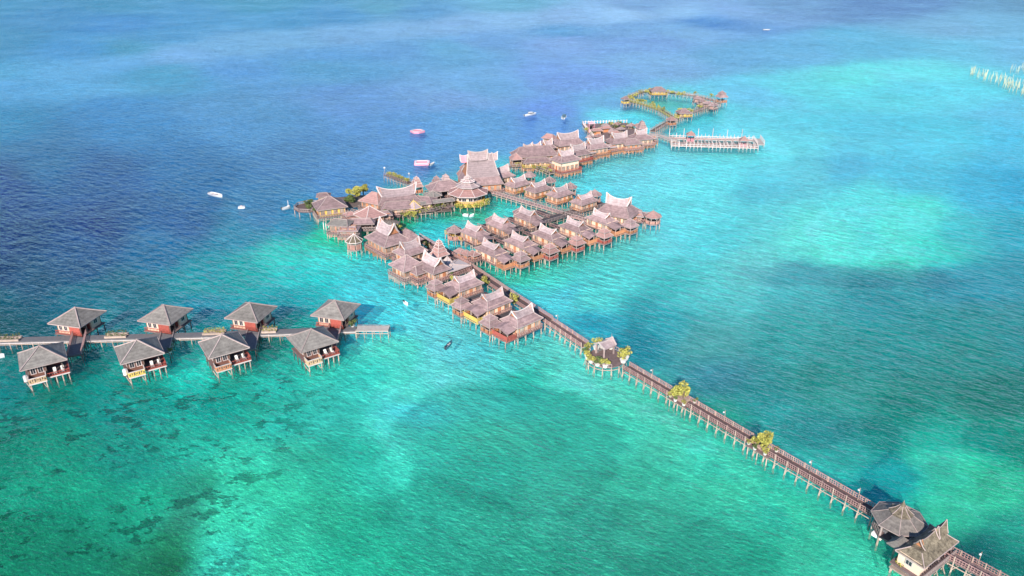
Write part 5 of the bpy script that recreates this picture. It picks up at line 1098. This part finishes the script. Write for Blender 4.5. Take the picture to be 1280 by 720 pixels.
for i, (x, y, s) in enumerate(((746, 161, 'left'), (757, 158, 'middle'), (768, 164, 'right'))):
    t = make_hall('garden_shed', f"small red-brown shed on the seaward terrace, {s} of the three", 5, 3.4, rise=.8, ridge=3, eave=4.0, wall='orange_wall', roof='shingle_pink', win=False, extra=.3, group='sheds on the seaward terrace', cat='shed', rail=False); place(t, x, y, 4.6, R(12 + 8 * i))
place(make_gazebo('tiered_turret', 'dark tiered turret behind the rightmost swept roof', None, n=4, r=3.2, tiers=4, panel='orange_wall', roof='shingle', eave=4.6, trim='trim'), 803, 149.5, 8.6, R(10))['category'] = 'turret'
place(make_gazebo('lookout_tower', 'slender pink lookout frame at the seaward corner of the northern terrace', None, n=4, r=2.2, tiers=1, panel='hull_pink', roof='hull_pink', eave=6.4, trim='trim_pale', steep=.8, post_m='hull_pink'), 739.5, 150, 7.8, R(10))['category'] = 'tower'

# ---- what fills the gaps of the village core
t = make_gazebo('domed_hut', 'grey domed hut at the lagoon edge behind the cross-gabled hall', None, n=10, r=3.2, tiers=1, steep=.75, panel='post_dark', roof='shingle_weathered', eave=3.2, trim='post_dark', top=.1); t['category'] = 'hut'; place(t, 487, 275, 4.2, 0)
place(make_hall('store', 'low dark-roofed store between the pink pyramid roof and the lagoon shrubs', 8, 4.5, rise=1.0, ridge=5, eave=3.8, under='post_wood'), 475, 264, 4.8, R(12))
place(make_hall('store', 'small brown store below the reddish hip roof', 5, 4, rise=1.1, ridge=2, eave=3.6, wall='pink_wall', under='post_wood'), 452, 262, 4.6, R(40))
place(make_hall('shed', 'small pink-roofed shed between the western pavilion and the grey-roofed house', 4, 3.4, rise=.9, ridge=1.5, eave=3.4, wall='pink_wall', roof='shingle_pink', win=False), 437, 265, 4.2, R(30))
boardwalk('boardwalk', 'plank walk from the western pavilion to the pink pyramid roof', [at(428, 263, DZ), at(446, 268, DZ), at(470, 273, DZ)], 2.6, rail='plain', bent=2.6, brace=False)
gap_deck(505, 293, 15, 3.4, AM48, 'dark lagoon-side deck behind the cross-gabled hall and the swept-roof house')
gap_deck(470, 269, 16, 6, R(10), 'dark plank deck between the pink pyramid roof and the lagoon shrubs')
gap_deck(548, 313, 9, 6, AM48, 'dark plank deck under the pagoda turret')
for i, (x, y, w_) in enumerate(((499, 286, 'behind the cross-gabled hall, upper one'), (506, 290.5, 'behind the cross-gabled hall, lower one'), (515, 297, 'behind the swept-roof house'), (530, 305, 'left of the pagoda turret, upper one'), (535, 308, 'left of the pagoda turret, lower one'), (563, 345, 'beside the half-open house'), (567, 352, 'between the half-open house and the third villa'))):
    q = at(x, y, DZ); plant('shrub', (q.x, q.y, DZ), 'lagoon deck shrub ' + w_, 'shrub', 1.1, 1.6, 150, 'leaf_green' if i % 2 else 'leaf_yellow', 800 + i, pot=False, size=.24, group='shrubs on the dark lagoon decks')
rnd = random.Random(77)
SHB = ('by its left edge', 'near the sheds', 'near its seaward posts', 'in its middle', 'close to the tiered turret', 'right of its middle', 'near its right edge', 'behind the swept roofs')
for i, (x, y) in enumerate(((737, 169), (748, 168), (757, 155), (765, 161), (797, 155), (776, 159), (789, 154.5), (771, 153))):
    t = make_hall('garden_pavilion', 'tiny brown-roofed garden pavilion on the seaward terrace, ' + SHB[i], 3.6, 3.0, rise=.9, ridge=1.0, eave=3.6, body=False, win=False, extra=.3, cat='pavilion', roof=('shingle', 'shingle_pink', 'shingle_mid')[i % 3], group='garden pavilions on the seaward terrace', rail=False, sp=3); place(t, x, y, 4.4, R(rnd.uniform(0, 90)))

LW = ('past the red-screened villa', 'between the rest platform and the upper leafy clump', 'between the two leafy clumps', 'below the lower leafy clump', 'shortly before the octagonal pavilion', 'past the gatehouse at the picture corner')
for i, (x, y) in enumerate(((697, 405), (815, 474), (905, 527), (1012, 590), (1072, 625), (1222, 706))):
    q = at(x, y, DZ); t = thing('lamp_post', 'slim lamp post on the jetty ' + LW[i], 'lamp post', (q.x, q.y, DZ), jr, 'lamp posts along the jetty')
    MB().post(0, 0, -.2, 2.6, .055).beam((0, 0, 2.55), (0, -.5, 2.6), .05).build('pole', 'post_wood', t); MB().loops([ngon(6, .16, 2.3, 0, 0, -.5), ngon(6, .2, 2.45, 0, 0, -.5), ngon(6, .05, 2.62, 0, 0, -.5)]).build('lamp_head', 'hull_white', t)

for i, (x, y, w_) in enumerate(((735, 188, 'right of the brown swept-roof villa'), (762, 181, 'left of the low brown villa'), (694, 200, 'at the foot of the two-storey villa'), (813, 170, 'at the right end of the northern group'))):
    t = make_hall('porch_house', 'little pinkish-roofed porch house ' + w_, 5.5, 4.5, rise=1.0, ridge=2.5, eave=3.6, wall='orange_wall', roof='shingle_mid', under='orange_wall', sp=1.6, group='porch houses of the northern group', cat='house'); place(t, x, y, 4.4, R(28))
# ================================================================== fish farm
q0, q1 = at(838, 177, .8), at(944, 180, .8); ang = math.atan2(q1.y - q0.y, q1.x - q0.x); Ln = (q1 - q0).length
boardwalk('boardwalk', 'pale walkway from the northern villas to the floating fish farm', [at(812, 168, 1.4), at(826, 169.5, 1.4), at(842, 176, 1.4)], 3.2, rail='plain', dz=1.4, bent=2.6, brace=False, deck_m='deck_pale')
t = thing('fish_farm', 'long narrow fish farm of two pale walkways with netted pens between', 'fish farm', (q0.x, q0.y, 0), ang)
W = 13.
MB().box(Ln / 2, -W / 2, .6, .85, Ln, 2.8).build('walkway', 'deck_pale', t); MB().box(Ln / 2, W / 2, .6, .85, Ln, 2.8).build('walkway', 'deck_pale', t)
m = MB()
for k in range(13): m.box(Ln * k / 12, 0, .58, .83, .8, W - 2.2)
m.build('cross_walkway', 'deck_pale', t)
MB().box(Ln / 2, 0, .3, .36, Ln - 1, W - 2.4).build('net', 'net', t)
for y in (-W / 2 - 1.3, W / 2 + 1.3, -W / 2 + 1.3, W / 2 - 1.3):
    m = MB(); lattice(m, 0, y, Ln, y, .85, 1.75, 1.6, .13, cross=False); m.build('railing', 'trim_pale' if abs(y) > W / 2 else 'rail_pink', t)
rnd = random.Random(5)
for k in range(24):
    for y in (-W / 2 - 1.35, -W / 2 + 1.45, W / 2 + 1.35):
        if k in (3, 9, 17) and y < 0: continue
        h = 4.6 + rnd.uniform(-.8, 1.2) if (k % 4 == 0 and y > 0) else (2.6 if k % 2 else 3.1)
        rep('post', ('fp', round(h, 1)), lambda: MB().post(0, 0, -1.2, h, .17, 6, .12), 'trim_pale', t, (Ln * k / 23, y, 0))
m = MB(); 
for k in range(12): m.box(Ln * (k + .5) / 12, -W / 2, .85, 1.3 + .3 * (k % 2), 1.4, .8)
m.build('crate', 'pink_wall', t)
for x, y, lb, r_ in ((864, 165, 'tall red-roofed hut on the back walkway of the fish farm', 2.2), (930.5, 171.5, 'smaller brown-roofed hut near the far end of the fish farm', 2.2)):
    g = place(make_gazebo('watch_hut', lb, None, n=4, r=r_ + .6, tiers=1, panel='hull_pink', roof='shingle_pink', eave=4.0, steep=1.3, dz=1.2), x, y, 5.2, ang); g['category'] = 'hut'
q = at(948.5, 177, .8); t = thing('floating_dock', 'white-posted landing at the outer tip of the fish farm', 'dock', (q.x, q.y, 0), ang)
MB().box(0, 0, .5, .8, 3.4, 11).build('deck', 'deck_pale', t); m = MB()
for y in (-5, -2.5, 0, 2.5, 5):
    m.post(1.5, y, -1, 2.8, .16); m.post(-1.5, y, -1, 2.4, .16)
m.beam((1.5, -5, 2.2), (1.5, 5, 2.2), .16); m.build('railing', 'trim_pale', t)
# ================================================================== loop pier
def LP(pts_, label, **k):
    return boardwalk('boardwalk', label, [at(x, y, DZ) for x, y in pts_], 3.0, rail='plain', bent=2.6, brace=True, deck_m='post_dark', **{'stilt_m': 'post_wood', 'tall': .6, **k})
LP([(816, 164), (828, 157), (841, 150)], 'walkway linking the northern terrace to the loop pier')
LP([(841, 150), (856, 143.5), (872, 138), (898, 128)], 'right arm of the loop pier, leading to the pointed turret')
LP([(841, 147), (826, 138), (806, 131), (783, 125)], 'near arm of the loop pier with green railings', rail_m='leaf_yellow')
LP([(783, 124), (790, 119.5), (803, 115), (822, 114)], 'far left arm of the loop pier')
LP([(822, 114), (846, 117), (870, 120), (898, 127)], 'far right arm of the loop pier')
def hut(name, px, py, lb, r, n=4, tiers=1, steep=1.1, roof='shingle', panel='post_dark', cat='hut', eave=4.2, h=6.0):
    g = place(make_gazebo(name, lb, None, n=n, r=r, tiers=tiers, panel=panel, roof=roof, eave=eave, steep=steep), px, py, h, R(20)); g['category'] = cat; return g
t = make_hall('shelter', 'brown-roofed shelter with yellow screens at the top of the loop pier', 9.5, 6.5, rise=2.0, ridge=3.5, eave=4.0, wall='yellow_panel', panel='yellow_panel'); place(t, 823, 109, 5.8, R(0))
hut('corner_hut', 782, 119.5, 'small hut at the left corner of the loop pier', 2.9, panel='yellow_panel')
t = make_hall('shelter', 'rounded brown shelter where the arms of the loop pier meet', 7, 6, rise=2.0, ridge=1.5, eave=3.8, wall='yellow_panel', panel='yellow_panel'); place(t, 855, 136, 5.6, R(10))
hut('pointed_hut', 840, 145, 'brown hut on tall stilts at the near corner of the loop pier', 3.0, roof='shingle_pink', panel='orange_wall')
hut('pointed_turret', 903, 113.5, 'two-tiered pointed turret at the outer tip of the loop pier', 3.8, tiers=2, steep=1.2, panel='orange_wall', cat='turret', eave=4.8, h=8.0)
for i, (x, y, s) in enumerate(((872, 121, 'leftmost'), (878, 124.5, 'second'), (885, 127, 'third'), (892, 129.5, 'rightmost'))):
    t = make_hall('stilt_hut', f"small cluttered hut on the right side of the loop pier, {s} of the four", 4.6, 3.8, rise=1.0, ridge=1.5, eave=3.8, wall='pink_wall', win=False, extra=.6, roof='shingle', panel='trim', group='huts on the right of the loop pier', cat='hut'); place(t, x, y, 4.6, R(15 * i))
lp = [(788, 123.5), (794, 121), (800, 117), (797, 127.5), (805, 129), (812, 114.5), (834, 116), (841, 118), (848, 119), (849, 140), (859, 139.5), (864, 141), (868, 118.5), (880, 131), (889, 121), (815, 132), (823, 136), (786, 126.5), (791, 125.5), (801, 128.5), (818, 134), (829, 139), (808, 116), (829, 115.5), (853, 118.5), (874, 136), (845, 149)]
for i, (x, y) in enumerate(lp):
    q = at(x, y, DZ); plant('shrub', (q.x, q.y, DZ), 'small yellow-green shrub in a tub on the planks of the loop pier', 'shrub', 1.5, 2.0, 110, 'leaf_yellow', 700 + i, pot=False, size=.36, group='look-alike shrubs of the loop pier')
# ================================================================== bamboo stakes
rnd = random.Random(9)
sm = [MB().post(0, 0, -1.5, h, .17, 5, .09).mesh('bamboo_stake', 'stake') for h in (2.6, 3.4, 4.2)]
for i in range(120):
    u = rnd.random() ** .8; px = 1212 + 72 * u; cy = 90 + 24 * u; py = cy + rnd.uniform(-1, 1) * (2.5 + 6 * u)
    q = at(px, py, 0); o = bpy.data.objects.new('bamboo_stake', sm[i % 3]); col.objects.link(o); o.location = (q.x, q.y, 0)
    o.rotation_euler = (rnd.uniform(-.16, .16), rnd.uniform(-.16, .16), rnd.uniform(0, 6)); tag(o, 'pale bamboo stake planted in the shallows of the upper right', 'stake', 'bamboo stakes of the fish trap')
for i in range(14):
    q = at(1262 + 20 * rnd.random(), 84 + 8 * rnd.random(), 0); o = bpy.data.objects.new('bamboo_stake', sm[i % 3]); col.objects.link(o); o.location = (q.x, q.y, 0)
    o.rotation_euler = (rnd.uniform(-.16, .16), rnd.uniform(-.16, .16), 0); tag(o, 'pale bamboo stake planted in the shallows of the upper right', 'stake', 'bamboo stakes of the fish trap')
# ================================================================== boats
def boat(name, label, px, py, rz, l=6., w=1.9, hull='hull_white', cabin=None, inside='deck_pale', cat='boat', canopy=None, outrig=False):
    q = at(px, py, 0); t = thing(name, label, cat, (q.x, q.y, 0), rz)
    m = MB(); N = 9; out = []; inn = []; bot = []
    def sec(x):
        u = x / l + .5; k = min(1, (1 - u) * 2.4) ** .6 * min(1, .8 + u * .6); return max(.03, w / 2 * k)
    X = [-l / 2 + l * i / N for i in range(N + 1)]
    L1 = [(x, -sec(x)) for x in X]; L2 = [(x, sec(x)) for x in X[::-1]]; P = L1 + L2
    hz = lambda x: .62 + .35 * max(0, x / l) ** 1.3 * 2
    r0 = [(x * .9, y * .55, -.25) for x, y in P]; r1 = [(x, y, hz(x)) for x, y in P]; r2 = [(x * .93, y * .84, hz(x)) for x, y in P]; r3 = [(x * .9, y * .78, .22) for x, y in P]
    m.loops([r0, r1, r2, r3]); m.build('hull', hull, t)
    mm = MB()
    for x in (-l * .25, 0., l * .2): mm.box(x, 0, .34, .42, .35, sec(x) * 1.5)
    mm.build('seat', inside, t)
    if cabin: MB().loops([rect(l * .34, w * .62, .3, l * .06), rect(l * .33, w * .6, 1.3, l * .04), rect(l * .24, w * .5, 1.75, 0)]).build('cabin', cabin, t); MB().box(l * .05, 0, 1.0, 1.35, l * .36, w * .66).build('cabin_window', 'glass_dark', t)
    if canopy:
        for a in (-1, 1):
            for b in (-1, 1): MB().post(a * l * .16, b * w * .3, .4, 1.9, .04).build('canopy_post', 'post_wood', t)
        MB().box(0, 0, 1.9, 1.98, l * .42, w * .8).build('canopy', canopy, t)
    MB().box(-l / 2 - .05, 0, .1, .95, .35, .35).build('outboard_motor', 'cloth_dark', t)
    if outrig:
        m = MB()
        for s in (-1, 1): m.beam((-l * .4, s * w * 1.5, .05), (l * .42, s * w * 1.5, .05), .12)
        for x in (-l * .2, l * .2): m.beam((x, -w * 1.5, .1), (x, 0, .7), .08); m.beam((x, w * 1.5, .1), (x, 0, .7), .08)
        m.build('outrigger', 'hull_white', t)
    return t
boat('motorboat', 'white motorboat with reddish seats alone on the dark blue water', 270, 244.5, R(-32), 7.4, 2.5, inside='boat_red', canopy=None)
boat('speedboat', 'white speedboat on the blue water beyond the northern houses, left of two', 663, 144, R(40), 8.5, 2.6, cabin='hull_white')
boat('speedboat', 'white and blue boat seen end on beyond the northern houses, right of two', 705, 147, R(80), 8.5, 2.6, hull='hull_white', cabin='hull_blue')
boat('skiff', 'small white skiff beside the pink float off the grand hall', 540, 206, R(60), 3.6, 1.3)
boat('dinghy', 'white dinghy on the inner lagoon, left of the pair', 582.5, 270, R(-20), 2.3, 1.2)
boat('dinghy', 'white dinghy on the inner lagoon, right of the pair', 589.5, 270.5, R(30), 2.0, 1.1)
boat('canoe', 'thin dark canoe on the turquoise shallows below the villas', 561, 432.5, R(68), 3.6, .8, hull='hull_blue')
boat('canoe', 'small pale canoe on the turquoise shallows left of the villa row', 507.5, 380.5, R(-50), 2.0, .7)
boat('skiff', 'white skiff just off the western tip of the village, upright mast beside it', 357.5, 261, R(35), 3.2, 1.2)
boat('speedboat', 'tiny white boat far out on the pale water at the top', 958, 37.5, R(0), 7, 3)
boat('skiff', 'white skiff half out of the picture below the western pier', -2, 446.5, R(4), 3, 1.0)
q = at(360.5, 258, 0); t = thing('marker_buoy', 'white marker pole buoy off the western tip of the village', 'buoy', (q.x, q.y, 0)); MB().post(0, 0, -.3, .4, .5, 10, .4).build('float', 'hull_white', t); MB().post(0, 0, .3, 2.2, .09).build('pole', 'hull_white', t)
q = at(302, 260, 0); t = thing('float_raft', 'small white float right of the lone motorboat', 'float', (q.x, q.y, 0), R(15)); MB().loops([rect(2.2, 1.6, 0), rect(2.3, 1.7, .3), rect(2.2, 1.6, .5)]).build('deck', 'hull_white', t); MB().box(0, 0, .5, .9, .7, .7).build('locker', 'trim_pale', t)
def raft(label, px, py, l, w, rz, pointed):
    q = at(px, py, 0); t = thing('swim_raft', label, 'raft', (q.x, q.y, 0), rz)
    P = [(-l / 2, -w / 2), (l / 2, -w / 2), (l / 2, w / 2), (-l / 2, w / 2)] if not pointed else [(-l / 2, 0), (-l / 5, -w / 2), (l / 5, -w / 2), (l / 2, 0), (l / 5, w / 2), (-l / 5, w / 2)]
    n = len(P); m = MB()
    for i in range(n):
        a, b = P[i], P[(i + 1) % n]; m.beam((*a, .35), (*b, .35), .9, .8)
    m.build('float_rim', 'hull_pink', t)
    m = MB()
    for i in range(n): a, b = P[i], P[(i + 1) % n]; m.beam((a[0] * .93, a[1] * .93, .78), (b[0] * .93, b[1] * .93, .78), .7, .12)
    m.build('rim_top', 'hull_white', t)
    MB().loops([[(x * .85, y * .85, .3) for x, y in P], [(x * .85, y * .85, .45) for x, y in P]]).build('floor', 'hull_pink', t)
raft('pink and white six-sided float far out, upper of the two pink floats', 522, 165, 6.5, 5.2, R(-5), True)
raft('pink and white rectangular float beside a white skiff, off the grand hall', 527.5, 204.5, 5.6, 4.6, R(5), False)
